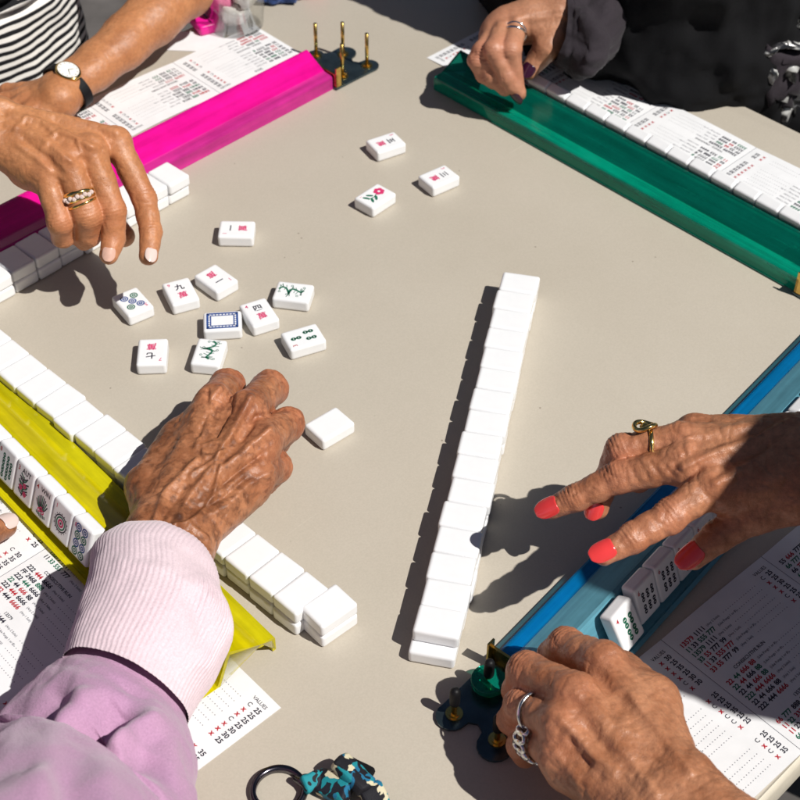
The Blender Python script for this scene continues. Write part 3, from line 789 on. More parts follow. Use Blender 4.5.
rack('y', 'yellow', Y0, aYr, 'clear yellow rack under the arm in the pink sleeve', PEG, False, 36, False)
# tiles leaning on the racks.  Rack frame: x along, y toward the table centre
LEAN = math.atan2(44.2-36.6, 25.2-5.0)      # tilt from vertical
def on_rack(P0, ang, a, mesh, label, grp, du=0, dz=0, da=0, extra=0, flip=False):
    th = LEAN+extra
    up = np.array([0, math.sin(th), math.cos(th)])            # up the tile, in rack frame
    out = np.array([0, -math.cos(th), math.sin(th)])          # out of the tile face, toward the player
    xx = np.cross(up, out)                                    # to the right seen from the player
    base = np.array([a, -(44.9+1.3)-du, 4.7+dz])
    c = base+up*TL/2+out*TT/2
    if flip: out = -out; xx = -xx
    Rm = Matrix((tuple(xx), tuple(up), tuple(out))).transposed().to_4x4()
    return tile(mesh, Matrix.Translation((P0[0], P0[1], 0)) @ Matrix.Rotation(ang, 4, 'Z') @ Matrix.Translation(tuple(c)) @ Rm @ Matrix.Rotation(da, 4, 'Z'), label, grp)
gy = 'tiles standing on the yellow rack'
FY = [('dot', 8, 'white tile with dark dots in the shade of the pink cuff'), ('dot', 1, 'white tile with one big round dot on the yellow rack'), ('win', 0, 'white tile reading 4 WIN'), ('aut', 0, 'white tile reading 3 AUT'),
      ('bam', 8, 'white tile with green sticks left of the 3 AUT tile'), ('crak', 9, 'white tile with red nine at the left end of the yellow rack row')]
for i, (k, n, lab) in enumerate(FY):
    on_rack(Y0, aYr, RL-133-i*22.0+rj.gauss(0, .3), face(k, n), lab, gy)
gb = 'tiles standing on the blue rack'
B0 = np.array([58.8, -225.]); aB = D_(50.2)
FB = [('bam', 4, 'white tile with a red 4, standing forward at the near end of the blue rack', 5.0), ('bam', 6, 'white tile with a dark 6 next to the tile with the red 4', 0), ('bam', 6, 'white tile with dark sticks between the 6 tile and the red thumbnail', 0),
      ('bam', 8, 'white tile right beside the red thumbnail', 0)]
for i, (k, n, lab, du) in enumerate(FB):
    on_rack(B0, aB, 58+i*22.3+(0 if i == 0 else 3.0), face(k, n), lab, gb, du=du, extra=(.12 if i == 0 else 0), da=(.05 if i == 0 else 0))
for i in range(4, 13):
    on_rack(B0, aB, 61+i*22.3, face('bam', 6) if i < 6 else BLANK, f'white tile on the blue rack beyond the red nails, {ORD[i]} from the pegs', gb)
gg = 'tiles standing on the green rack'
G0 = np.array([302., 122.]); aG = D_(134.3)
for i in range(14):
    on_rack(G0, aG, 4+11+i*22.2+rj.gauss(0, .25), BLANK, f'white tile back on the green rack, {ORD[i]} from the brass bracket end', gg, dz=rj.uniform(0, .5))

# ================================================================== score cards
TXT = [['FF 2016 2222', 'NNN EEE 2016', '22 00 11 66'], ['11 33 555 777', '13579 1111', '33 55 777 99'], ['222 444 6666', 'FF 2468 888', '22 44 666 88'],
       ['11 22 333 4444', '66 777 888 99', '55 666 7777 8'], ['FF 33 66 999', '3333 66 9999', '336699 336699'], ['NNNN EEE WWW', 'NN EE WW SS', 'DD FFFF DDDD']]
HEAD = ['2016', '2468', 'CONSECUTIVE RUN', '13579', 'WINDS - DRAGONS', '369', 'QUINTS', 'SINGLES AND PAIRS']
def text_w(s, b):
    vs, _ = text_geo(s, b); return max(p[0] for p in vs)
def card(label, O, rdir, npan, pw, ph, seed, specials=(), sag=1.1, flip=1):
    """O = player's lower left corner of the sheet, rdir = reading direction"""
    rr = random.Random(seed); rt = empty('score_card', (O[0], O[1], 0), rdir); tag(rt, label, 'score card', 'printed score cards beside the racks')
    mb = MB(); nx = npan*12; W_ = npan*pw
    zf = lambda x: .35+sag*abs(math.sin(math.pi*x/pw))**.8
    vs = []; 
    for i in range(nx+1):
        x = W_*i/nx
        for y in (0, ph): vs.append((x, y, zf(x)))
    mb.add(vs, [(2*i, 2*i+2, 2*i+3, 2*i+1) for i in range(nx)], M['paper'])
    sheet = mb.build('sheet', rt); s = sheet.modifiers.new('solid', 'SOLIDIFY'); s.thickness = .3*S; s.offset = -1
    mb = MB(); Z = .42+sag
    for p in range(npan):
        x0 = p*pw+4.5; x1 = (p+1)*pw-5; y = ph-8
        put_text(mb, 'VALUES', x1, y, 3.4, M['ink'], Z, align='r', bold=.01)
        if p % 2 == 0: put_text(mb, '2016', (x0+x1)/2, y, 4.4, M['inkgrey'], Z, align='c', bold=.02)
        y -= 5.2; hd = rr.randrange(len(HEAD))
        while y > 6:
            if y < ph-16: put_text(mb, HEAD[hd % len(HEAD)], x0+26, y, 3.2, M['ink'], Z, align='c', bold=.02); y -= 5.0
            grp = TXT[hd % len(TXT)]; hd += 1
            for q in range(rr.choice((5, 6, 6, 7))):
                if y < 5: break
                parts = rr.choice(grp).split(' '); x = x0
                for c_ in parts:
                    col = M[rr.choice(('ink', 'ink', 'inkred', 'inkgreen'))]
                    put_text(mb, c_, x, y, 4.5, col, Z, bold=.034); x += text_w(c_, .034)*4.5+1.6
                put_text(mb, rr.choice(('(Any 2 Suits)', '(Any 3 Suits)', '(Like Pungs 1 or 9)', '(Any 1 Suit)')), x+1, y+.4, 2.3, M['inkgrey'], Z)
                for k in range(int((x1-15-x-16)/2.2)): disc2d(mb, x+17+k*2.2, y+.7, .34, M['inkgrey'], Z, 6)
                if rr.random() < .7: put_text(mb, 'x', x1-10.0, y, 4.8, M['inkred'], Z, bold=.035)
                else: put_text(mb, 'C', x1-10.4, y, 4.1, M['ink'], Z, bold=.015)
                put_text(mb, rr.choice(('25', '30', '25', '35')), x1, y, 4.6, M['ink'], Z, align='r', bold=.03)
                y -= 4.75
            y -= 2.6
        if p < npan-1: ribbon(mb, [((p+1)*pw, 0), ((p+1)*pw, ph)], .35, M['inkgrey'], Z-.03)
    mb.v = [(x, y, zf(x)+z-Z+.09) for x, y, z in mb.v]
    mb.build('printing', rt)
    return rt
# yellow side: right edge corner at px (281,708); reading direction -47
cy_far = un(281, 708, 0)[:2]; aC = D_(-46.3); rC = np.array([math.cos(aC), math.sin(aC)]); uC = np.array([-math.sin(aC), math.cos(aC)])
PH = 122.
card('white printed score card under the pink sleeve', cy_far-rC*3*98-uC*PH, aC, 3, 98, PH, 3)
# a second card lies over the shaded one at the picture's left edge
# blue side: near corner at px (637,660), runs up-right
cb = un(637, 660, 0)[:2]; aC = D_(42.5); rC = np.array([math.cos(aC), math.sin(aC)]); uC = np.array([-math.sin(aC), math.cos(aC)])
card('white printed score card beside the hand on the blue rack, partly in shade', cb-rC*76-uC*106, aC, 3, 98, 106, 5)
# magenta side: reading direction toward lower left seen from the far player
cm = un(300, 50, 0)[:2]; aC = D_(-136.5); rC = np.array([math.cos(aC), math.sin(aC)]); uC = np.array([-math.sin(aC), math.cos(aC)])
card('white printed score card behind the magenta rack', un(255, 26, 0)[:2], aC, 3, 98, 72, 8)
# green side
cg = un(430, 57, 0)[:2]; aC = D_(134.5); rC = np.array([math.cos(aC), math.sin(aC)]); uC = np.array([-math.sin(aC), math.cos(aC)])
card('white printed score card behind the green rack', np.array([95.5, 529.5])-rC*400, aC, 4, 100, 102, 9)
# ================================================================== people
def person(body, label):
    body.name = 'person'; tag(body, label, 'person'); return body
def chain_ring(parent, p, axis, R, mat):
    pass
def limb(body, pts, h=3.):
    P = [np.array(p[:3], float) for p in pts]; r = [p[3] for p in pts]; m = max(r)+14
    F = Field(np.min(P, 0)-m, np.max(P, 0)+m, h)
    for a, b, ra, rb in zip(P, P[1:], r, r[1:]): F.cone(F.D, a, b, ra, rb, 14)
    V, Q = F.mesh(); join(body, np_mesh('limb', V, Q, body.data.materials[0], np.zeros((len(V), 3))))
def join(a, b):
    bm = bmesh.new(); bm.from_mesh(a.data); bm.from_mesh(b.data); bm.to_mesh(a.data); bm.free()
    bpy.data.objects.remove(b)
# ---------------- pink sleeve, fist over the yellow rack (right hand of the player at the near left)
fC = {'index': [(214, 402, 66, 12.2), (227, 387, 44, 12.0), (216, 404, 24, 9.5), (206, 418, 20, 8)],
      'middle': [(247, 410, 69, 12.4), (270, 388, 46, 12.0), (262, 404, 23, 9.5), (250, 418, 18, 8)],
      'ring': [(262, 442, 65, 12.0), (286.5, 425, 44, 11.6), (276, 441, 22, 9), (262, 450, 17, 8)],
      'pinky': [(257, 475, 56, 11.2), (274, 467, 37, 11.2), (265, 482, 20, 8.4), (254, 486, 16, 7.5)]}
tC = [(150, 488, 52, 14), (180, 440, 50, 12.5), (206, 414, 30, 10), (226, 412, 15, 8.5)]
Z = lambda x, y: (110+x*.2625, 360+y*.2625)
def ZP(*p): return [Z(x, y) for x, y in p]
sC = [(ZP((535, 145), (470, 265), (400, 400), (300, 530), (240, 640)), 3.0, 2.0), (ZP((605, 270), (520, 345), (430, 420)), 3.2, 2.4), (ZP((430, 90), (385, 150), (360, 260), (330, 330)), 3.0, 1.6),
      (ZP((620, 420), (520, 480), (440, 560), (330, 610)), 3.2, 1.3), (ZP((330, 380), (200, 520), (150, 680)), 2.4, 1.5), (ZP((390, 310), (350, 330), (360, 370), (410, 365), (430, 320), (390, 310)), 2.0, 1.1),
      (ZP((420, 410), (395, 520), (330, 600), (260, 640), (180, 690)), 1.9, 1.5), (ZP((200, 650), (300, 630), (370, 680), (390, 760)), 2.2, 1.3), (ZP((480, 310), (400, 380), (310, 440)), 1.8, 1.3),
      (ZP((560, 215), (500, 300), (420, 350)), 2.2, -1.6), (ZP((580, 360), (480, 430), (430, 470)), 2.4, -1.9), (ZP((470, 110), (450, 190), (400, 280)), 2.6, -1.9), (ZP((370, 110), (375, 200), (340, 290)), 1.8, -1.2),
      (ZP((290, 480), (180, 620)), 2.2, -1.0), (ZP((350, 560), (440, 520), (520, 450)), 2, -1.0), (ZP((120, 480), (110, 640)), 4, 1.0), (ZP((600, 40), (640, 110)), 2.2, .8), (ZP((455, 60), (500, 110)), 2.2, .7)]
spC = [(178.5, 520, 2.4, 1.0), (150, 533, 2.0, .5), (196, 470, 1.8, .5), (205, 455, 1.5, .4), (160, 505, 2.2, .45), (228, 462, 1.5, .5), (185, 487, 1.4, .5), (240, 488, 1.6, .35), (170, 470, 2, .35), (252, 395, 1.6, .35), (205, 520, 1.7, .4), (190, 545, 2, .4)]
bC, JC, TCc, nC, eC, fwC = hand('person', fC, tC, (172, 536, 58), [(160, 575, 60, 19, 10), (142, 630, 60, 17, 9), (122, 700, 62, 15, 8)], M['skinC'], .9, [(a, b*.8, c*1.5) for a, b, c in sC], spC, 1.2, wrist_w=(11.5, 17), thick=10, palm_r=(12.5, 1.0), web=10, k_fing=2.2)
pC = person(bC, 'person in a pink ribbed sweatshirt sleeve reaching a wrinkled fist over the yellow rack')
# left thumb and fingers of the same person, holding the card at the picture edge
fCl = {'index': [(-48, 512, 26, 9.5), (-30, 500, 22, 8.8), (-18, 508, 12, 8), (-10, 516, 9, 7)], 'middle': [(-58, 528, 26, 9.5), (-34, 514, 16, 8.8), (-24, 524, 9, 8), (-18, 530, 8, 7)],
       'ring': [(-64, 545, 25, 9.2), (-44, 534, 15, 8.5), (-32, 540, 9, 8), (-24, 544, 8, 7)], 'pinky': [(-66, 562, 22, 8.5), (-50, 556, 14, 8), (-40, 560, 9, 7.2), (-34, 562, 8, 6.5)]}
tCl = [(-85, 590, 26, 12), (-58, 552, 28, 10.5), (-22, 538, 22, 9.5), (4, 527, 14, 8)]
bCl, *_r = hand('palm', fCl, tCl, (-110, 590, 28), [(-150, 640, 40, 19, 9)], M['skinC'], 1.5, (), (), 1.)
join(pC, bCl)
nail(pC, un(4, 527, 14), 8, un(4, 527, 14)-un(-22, 538, 22), (0, -.4, .9), M['nailpearl'], ln=12)
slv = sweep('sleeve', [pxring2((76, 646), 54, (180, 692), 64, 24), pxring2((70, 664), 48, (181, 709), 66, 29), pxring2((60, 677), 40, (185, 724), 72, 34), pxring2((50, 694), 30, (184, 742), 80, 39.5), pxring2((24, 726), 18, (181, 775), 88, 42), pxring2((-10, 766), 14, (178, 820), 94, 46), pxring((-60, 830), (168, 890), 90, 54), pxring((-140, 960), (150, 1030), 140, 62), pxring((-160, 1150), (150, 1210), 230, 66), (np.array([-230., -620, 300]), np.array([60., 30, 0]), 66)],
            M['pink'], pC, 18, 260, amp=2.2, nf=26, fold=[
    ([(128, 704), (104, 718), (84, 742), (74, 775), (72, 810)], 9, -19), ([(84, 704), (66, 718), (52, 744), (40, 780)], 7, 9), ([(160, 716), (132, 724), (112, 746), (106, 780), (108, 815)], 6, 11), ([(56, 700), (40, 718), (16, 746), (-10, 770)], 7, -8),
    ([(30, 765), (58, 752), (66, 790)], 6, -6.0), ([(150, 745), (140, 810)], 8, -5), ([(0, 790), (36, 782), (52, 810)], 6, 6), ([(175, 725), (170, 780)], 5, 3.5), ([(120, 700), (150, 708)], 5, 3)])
cuff = sweep('cuff', [pxring((96, 561), (210, 588), 58, 29), pxring((91, 558), (222, 600), 60, 33), pxring((88, 585), (233, 628), 61, 37), pxring((77, 622), (220, 662), 61, 37), pxring((66, 652), (196, 700), 60, 35), pxring((61, 668), (188, 717), 60, 34.5)],
            M['palepink'], slv, 16, 560, amp=1.0, nf=22, ribs=84, fold=[([(205, 585), (228, 625), (205, 660)], 5, 2.5), ([(120, 562), (170, 570), (208, 600)], 3, 1.0), ([(195, 600), (205, 640)], 5, -2.0)])
cuff['label'] = 'ribbed pale pink cuff'
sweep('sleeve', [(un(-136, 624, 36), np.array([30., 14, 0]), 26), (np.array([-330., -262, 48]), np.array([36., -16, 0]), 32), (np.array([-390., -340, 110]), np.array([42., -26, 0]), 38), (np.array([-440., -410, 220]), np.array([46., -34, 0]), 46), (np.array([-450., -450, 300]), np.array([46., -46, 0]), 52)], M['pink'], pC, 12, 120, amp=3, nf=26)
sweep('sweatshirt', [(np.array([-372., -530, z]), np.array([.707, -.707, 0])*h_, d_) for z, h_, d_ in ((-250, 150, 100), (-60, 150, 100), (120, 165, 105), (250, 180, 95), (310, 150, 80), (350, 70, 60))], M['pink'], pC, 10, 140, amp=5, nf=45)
# ---------------- person across the magenta rack (tanned, striped top): right hand hovering, left forearm with watch
fA = {'index': [(116, 141, 118, 10.8), (144, 198, 88, 9.2), (151, 232, 74, 7.9), (148.5, 256, 66, 6.7)],
      'middle': [(91, 150, 122, 10.8), (113, 210, 88, 9.6), (113.5, 238, 70, 8.2), (109, 255, 64, 7)],
      'ring': [(67, 162, 120, 10.5), (86.5, 214, 89, 11.4), (88, 234, 69, 10.0), (84, 240, 56, 7.5)],
      'pinky': [(47, 176, 111, 9.8), (60, 222, 86, 9.6), (63, 236, 70, 8.4), (68, 236, 60, 7)]}
tA = [(30, 168, 106, 13), (74, 192, 80, 11), (108, 216, 60, 9.5), (124, 236, 50, 8.2)]
ZA = lambda *P: [(x*.2374, 90+y*.2374) for x, y in P]
sA = [(ZA((490, 180), (400, 150), (260, 110), (100, 70), (0, 50)), 3.0, 2.4), (ZA((390, 240), (280, 180), (150, 130), (40, 110)), 2.6, 1.8), (ZA((300, 300), (230, 240), (120, 180), (30, 150)), 2.6, 1.5), (ZA((215, 340), (160, 290), (80, 230)), 2.8, 1.4),
      (ZA((340, 270), (330, 210), (240, 180), (190, 210), (120, 150)), 1.7, 1.2), (ZA((170, 250), (230, 200), (320, 230)), 1.7, .9), (ZA((60, 170), (110, 120), (170, 130), (230, 190)), 1.6, 1.1),
      (ZA((440, 230), (360, 200), (230, 130)), 2.6, -1.8), (ZA((350, 300), (260, 250)), 3.4, -1.4), (ZA((255, 350), (180, 270), (100, 210)), 3, -1.5), (ZA((430, 260), (480, 360)), 3, -.9), (ZA((590, 470), (640, 480)), 1.4, -.5)]
bA, JA, TA, nA, eA, fwA = hand('person', fA, tA, (-8, 130, 126), [(-60, 112, 132, 21, 9), (-150, 80, 154, 27, 9)], M['skinA'], 1.05, sA, (), .8, wrist_w=(11, 16), k_fing=1.2, k_palm=5)
pA = person(bA, 'tanned person in a black and white striped top with gold rings and a watch')
dI = JA['index'][3][0]-JA['index'][2][0]
nail(pA, JA['index'][3][0], 6.9, dI, VIEW+np.array([.55, 0, .1]), M['nailpearl'], ln=10.5, wd=.72, base=-3)
nail(pA, JA['middle'][3][0], 7.1, JA['middle'][3][0]-JA['middle'][2][0]+np.array([0, 0, -6]), VIEW+np.array([.1, -.4, -.3]), M['nailbare'], ln=10, wd=.75)
# stacked gold rings on the ring finger
a, b = JA['ring'][0][0], JA['ring'][1][0]; ax = nrm(b-a)
rg = empty('finger_ring', (0, 0, 0)); rg.parent = pA; rg['label'] = 'stacked gold rings set with pale stones'
mb = MB()
for k, (tt, w_, wob) in enumerate(((.60, 3.4, .1), (.70, 3.2, .18), (.79, 2.4, .05))): band(mb, lerp(a, b, tt), nrm(ax+.12*eA*(k-1)), 10.1, w_, 1.5, M['gold'], wob=wob)
mb.build('band', rg, smooth=True)
mb = MB(); dv = nrm(VIEW-ax*(VIEW@ax)); sd = np.cross(ax, dv)
for k in range(9):
    an = (k-4)*.24; p = lerp(a, b, .65+.03*(k % 2))+(dv*math.cos(an)+sd*math.sin(an))*11.9
    mb.tube([p-dv*.8, p+dv*.4, p+dv*1.1], [1.7, 1.7, .9], M['nailpearl'], 8)
mb.build('stones', rg)
# left forearm, wrist and hand
fAl = {'index': [(32, 112, 28, 9.5), (18, 124, 24, 8.8), (12, 134, 14, 8), (10, 140, 9, 7)], 'middle': [(26, 104, 28, 9.5), (8, 112, 24, 8.8), (2, 122, 14, 8), (0, 130, 9, 7)],
       'ring': [(22, 98, 27, 9), (4, 102, 22, 8.4), (-4, 110, 13, 7.8), (-8, 118, 9, 7)], 'pinky': [(22, 92, 24, 8.5), (8, 92, 19, 8), (0, 98, 12, 7), (-4, 104, 9, 6.5)]}
tAl = [(56, 106, 26, 11), (46, 116, 24, 10), (36, 124, 18, 9), (28, 130, 12, 8)]
bAl, JAl, _t, nAl, eAl, fwAl = hand('palm', fAl, tAl, (58, 94, 32), [(70, 84, 33, 13.5, 8), (95, 66, 36, 15, 9), (124, 42, 42, 18, 9), (154, 15, 48, 21, 9), (182, -14, 56, 24, 7)], M['skinA'], 1.5, (), (), .7, wrist_w=(10, 15))
join(pA, bAl)
limb(pA, [(-203, 487, 56, 31), (-238, 540, 120, 37), (-312, 612, 272, 46), (-350, 590, 300, 48)]); limb(pA, [(-397, 168, 154, 34), (-440, 280, 200, 38), (-500, 420, 285, 48), (-450, 470, 310, 48)])
# watch
wp = un(68, 87, 33); wa = nrm(un(95, 66, 36)-un(58, 95, 32)); wu = nrm(np.array([-.05, -.55, .85])-wa*(np.array([-.05, -.55, .85])@wa)); ws = np.cross(wa, wu)
wt = empty('wristwatch', (0, 0, 0)); wt.parent = pA
mb = MB(); vs = []; seg = 48
for k in range(seg):
    t_ = 2*math.pi*k/seg; dr = ws*math.cos(t_)*22.8+wu*math.sin(t_)*16.4; dn = nrm(ws*math.cos(t_)+wu*math.sin(t_))
    for h, q in ((-4.6, 0), (-4.6, 1.5), (4.6, 1.5), (4.6, 0)): vs.append(wp+dr+dn*q+wa*h)
mb.add(vs, [(k*4+i, k*4+(i+1) % 4, ((k+1) % seg)*4+(i+1) % 4, ((k+1) % seg)*4+i) for k in range(seg) for i in range(4)], M['rubber']); mb.build('watch_strap', wt, smooth=False)
Mw = Matrix((tuple(wa), tuple(ws), tuple(wu))).transposed().to_4x4(); Mw.translation = Vector(wp+wu*16.6)
mb = MB(); mb.poly_prism([(x*1.05, y*1.25) for x, y in circle(9.4, 40)], 0, 4.2, M['gold'], Mw); mb.build('watch_case', wt, bevel=1.2)
mb = MB(); mb.poly_prism([(x*1.05, y*1.25) for x, y in circle(7.8, 40)], 4.25, 4.5, M['dial'], Mw)
for an, l in ((.6, 4.6), (2.2, 6.8)):
    vv = [Mw @ Vector((math.cos(an)*q-math.sin(an)*s, math.sin(an)*q+math.cos(an)*s, 4.6)) for q, s in ((0, -.35), (l, -.2), (l, .2), (0, .35))]; mb.add(vv, [(0, 1, 2, 3)], M['ink'])
for k in range(12):
    an = k*math.pi/6; vv = [Mw @ Vector((math.cos(an)*q*1.05-math.sin(an)*s, math.sin(an)*q*1.25+math.cos(an)*s, 4.6)) for q, s in ((6.0, -.22), (7.2, -.22), (7.2, .22), (6.0, .22))]; mb.add(vv, [(0, 1, 2, 3)], M['ink'])
mb.build('watch_dial', wt)
# striped trunk and white trousers behind the table edge
tc = np.array([-415., 520.])
dirE = np.array([.7071, .7071, 0]); dirN = np.array([-.7071, .7071, 0])
def trunk(name, c, zs, hw, dp, mat, parent, amp=2., **k):
    return sweep(name, [(np.array([c[0]+dx, c[1]+dy, z]), dirv*h, d) for (z, h, d, dx, dy, dirv) in zip(zs, hw, dp, k.get('dx', [0]*len(zs)), k.get('dy', [0]*len(zs)), k['dirs'])], mat, parent, 14, 160, amp=amp, nf=k.get('nf', 40))
trunk('striped_top', (-422, 512), [-180, -60, 40, 140, 260, 380], [128, 124, 120, 130, 150, 120], [92, 90, 88, 95, 100, 70], M['stripes'], pA, 3., dirs=[dirE]*6, dx=[0, 0, 0, 10, 20, 30], dy=[0, 0, 0, 10, 20, 30])
# lap, joined under the trunk
sweep('trousers', [(np.array([-470., 570, -215]), dirE*110, 75), (np.array([-400., 560, -215]), dirE*120, 75), (np.array([-310., 480, -230]), dirE*125, 70), (np.array([-240., 400, -250]), dirE*120, 60)], M['white_cloth'], pA, 10, 90, amp=5, nf=60)

# ---------------- player at the right: hand with red nails, second hand on the end plate
fD = {'index': [(716, 486, 113, 11.0), (669, 516, 104, 9.8), (632, 539, 98, 8.6), (604.5, 552.5, 93, 7.2)],
      'middle': [(683, 462, 113, 11.2), (618, 478, 98, 9.8), (576, 497, 84, 8.4), (553, 507.5, 75, 7.2)],
      'ring': [(682, 440, 113, 10.8), (622, 450, 104, 9.6), (607, 480, 82, 8.2), (597, 508, 66, 7)],
      'pinky': [(694, 430, 107, 9.5), (652, 446, 88, 8.6), (640, 466, 68, 7.6), (640, 482, 58, 6.8)]}
tD = [(800, 496, 108, 14), (756, 514, 96, 11), (718, 536, 84, 9.6), (694, 556, 74, 8)]
ZD = lambda *P: [(520+x*.35, 400+y*.35) for x, y in P]
sD = [(ZD((470, 190), (560, 150), (680, 110), (790, 50)), 2.6, 2.2), (ZD((560, 240), (650, 190), (790, 90)), 2.8, 2.0), (ZD((480, 110), (560, 95), (700, 60)), 2.5, 1.6), (ZD((560, 205), (610, 170), (700, 130)), 3.2, -1.8), (ZD((500, 140), (580, 120), (680, 85)), 2.4, -1.2),
      (ZD((600, 230), (620, 200), (600, 180)), 2.0, .9), (ZD((430, 205), (470, 160), (460, 130)), 2.0, -1.0), (ZD((520, 260), (560, 300)), 2.6, -1.0)]
for k in range(9): sD.append((ZD((300+k*17-14, 165+k*2), (322+k*17, 240-k*3)), 1.0, -.42 if k % 2 else .2)); sD.append((ZD((330+k*20-8, 372-k*9), (352+k*20, 420-k*12)), 1.0, -.42 if k % 2 else .22))
bD, JD, TD, nD, eD, fwD = hand('person', fD, tD, (838, 446, 126), [(900, 440, 132, 21, 10), (1085, 450, 145, 27, 10), (1209, 471, 160, 32, 8), (1344, 469, 220, 36, 6), (1534, 459, 290, 42, 4)], M['skinD'], 1.0, sD, (), 1.2, wrist_w=(12, 16), k_fing=1.2, k_palm=5)
pD = person(bD, 'person with coral red nails, one hand above the blue rack, one on its end')
lab = 'coral red fingernail'
for f, up in (('index', VIEW+np.array([-.15, .25, .2])), ('middle', VIEW+np.array([-.15, .2, .2])), ('ring', VIEW*.7+np.array([-.5, -.2, .1]))):
    d = JD[f][3][0]-JD[f][2][0]; nail(pD, JD[f][3][0], 7.5, d, up, M['nailred'], ln=15 if f != 'ring' else 12, wd=.95, label=lab, base=-5.5)
nail(pD, TD[3][0], 8.3, TD[3][0]-TD[2][0], VIEW*.8+np.array([-.5, .15, -.1]), M['nailred'], ln=17, wd=1.0, label=lab, base=-6)
a, b = JD['ring'][0][0], JD['ring'][1][0]; ax = nrm(b-a)
rg = empty('finger_ring', (0, 0, 0)); rg.parent = pD; rg['label'] = 'gold ring with an open loop head'
mb = MB(); band(mb, lerp(a, b, .55), nrm(ax+np.array([0, 0, .25])), 10.6, 2.8, 1.4, M['gold']); mb.build('band', rg, smooth=True)
mb = MB(); hd = nrm(np.array([-.1, .45, .85])); q = lerp(a, b, .60)+hd*12.5
tx = nrm(np.cross(hd, ax)); ty = np.cross(hd, tx)
mb.tube([q+(tx*math.cos(t_)*6.2+ty*math.sin(t_)*6.2)+hd*1.0*math.sin(2*t_) for t_ in np.linspace(0, 2*math.pi, 32, endpoint=False)], 1.5, M['gold'], 10, closed=True)
mb.tube([q-hd*2.4, q, q+hd*1.4], [2.6, 3.2, 1.0], M['brass'], 14); mb.build('ring_head', rg, smooth=True)
# lower hand
fE = {'index': [(603, 664, 68, 12.5), (566, 646, 50, 10.5), (555, 655, 36, 9.6), (556, 664, 26, 8.2)],
      'middle': [(575, 694, 74, 12.5), (527, 672, 54, 11.2), (520, 690, 36, 10), (530, 702, 24, 8.5)],
      'ring': [(563, 724, 70, 11.8), (522, 706, 48, 10.0), (514, 720, 30, 9), (524, 732, 18, 8)],
      'pinky': [(560, 756, 60, 11), (533, 738, 42, 8.8), (521, 746, 28, 8), (524, 756, 16, 7)]}
tE = [(652, 702, 60, 14), (620, 672, 44, 12), (590, 662, 28, 10), (568, 668, 18, 8.5)]
ZE = lambda *P: [(480+x*.325, 620+y*.325) for x, y in P]
sE = [(ZE((300, 230), (390, 330), (470, 440), (540, 540)), 3.4, 1.6), (ZE((255, 310), (330, 400), (410, 480)), 3.0, 1.6), (ZE((235, 410), (300, 490)), 3.0, 1.2), (ZE((370, 130), (470, 240), (600, 400)), 4, 1.2), (ZE((415, 220), (450, 215), (500, 290), (560, 360), (650, 470)), 1.8, 1.1), (ZE((340, 250), (420, 330), (480, 350)), 1.6, .8),
      (ZE((330, 330), (390, 400)), 3, -1.8), (ZE((280, 370), (330, 440)), 2.6, -1.5), (ZE((350, 210), (420, 280)), 4, -1.4), (ZE((300, 400), (460, 480)), 1.7, .8)]
bE, JE, TE, nE, eE, fwE = hand('palm', fE, tE, (664, 800, 68), [(720, 862, 70, 22, 12), (840, 985, 72, 27, 12), (1010, 1170, 80, 31, 10)], M['skinD'], .95, sE, (), 1.0, wrist_w=(13, 18), thick=10, palm_r=(14, 1.0))
join(pD, bE)
limb(pD, [(254, -537, 80, 38), (370, -565, 150, 42), (500, -485, 290, 48), (520, -430, 310, 48)]); limb(pD, [(470, -330, 290, 44), (500, -340, 310, 48)])
a, b = JE['ring'][0][0], JE['ring'][1][0]; ax = nrm(b-a)
rg = empty('finger_ring', (0, 0, 0)); rg.parent = pD; rg['label'] = 'plain pale band on the lower hand'
mb = MB(); band(mb, lerp(a, b, .66), ax, 10.6, 2.6, 1.3, M['silver']); mb.build('band', rg, smooth=True)
a, b = JE['pinky'][0][0], JE['pinky'][1][0]; ax = nrm(b-a); dv = nrm(VIEW-ax*(VIEW@ax)); sd = np.cross(ax, dv); c0 = lerp(a, b, .85)
rg = empty('finger_ring', (0, 0, 0)); rg.parent = pD; rg['label'] = 'chunky silver link ring'
mb = MB()
for k in range(14):
    t_ = 2*math.pi*k/14; dr = dv*math.cos(t_)+sd*math.sin(t_); p = c0+dr*10.8; tg_ = nrm(np.cross(ax, dr))
    mb.tube([p+(tg_*math.cos(q)*2.9+ax*math.sin(q)*5.6) for q in np.linspace(0, 2*math.pi, 14, endpoint=False)], 1.3, M['silver'], 8, closed=True)
mb.build('links', rg, smooth=True)
# torso, neck and head of this player, seated beside the table (casts the shade over card and wrist)
hc = np.array([518., -344.])
F = Field((hc[0]-260, hc[1]-260, -40), (hc[0]+260, hc[1]+260, 640), 6.); D = F.D
E2 = np.array([.7071, .7071, 0]); N2 = np.array([-.7071, .7071, 0])
tb_ = np.array([hc[0], hc[1], 0])
HB = tb_+N2*(-8)+E2*(-2)
F.cone(D, HB+np.array([0, 0, 300]), HB+np.array([0, 0, 395]), 52, 48, 12)
F.cone(D, HB+np.array([0, 0, 455])-N2*6, HB+np.array([0, 0, 490])-N2*12, 78, 84, 20)
F.cone(D, HB+N2*28+np.array([0, 0, 415]), HB+N2*22+np.array([0, 0, 450]), 42, 58, 24)
F.cone(D, HB+N2*72+np.array([0, 0, 478]), HB+N2*90+np.array([0, 0, 446]), 8, 12, 10)
for sg in (-1, 1):
    F.cone(D, HB+E2*sg*80-N2*8+np.array([0, 0, 478]), HB+E2*sg*78-N2*8+np.array([0, 0, 440]), 12, 8, 6)
    F.cone(D, HB+E2*sg*30+N2*66+np.array([0, 0, 494]), HB+E2*sg*22+N2*72+np.array([0, 0, 494]), 7, 7, 8)
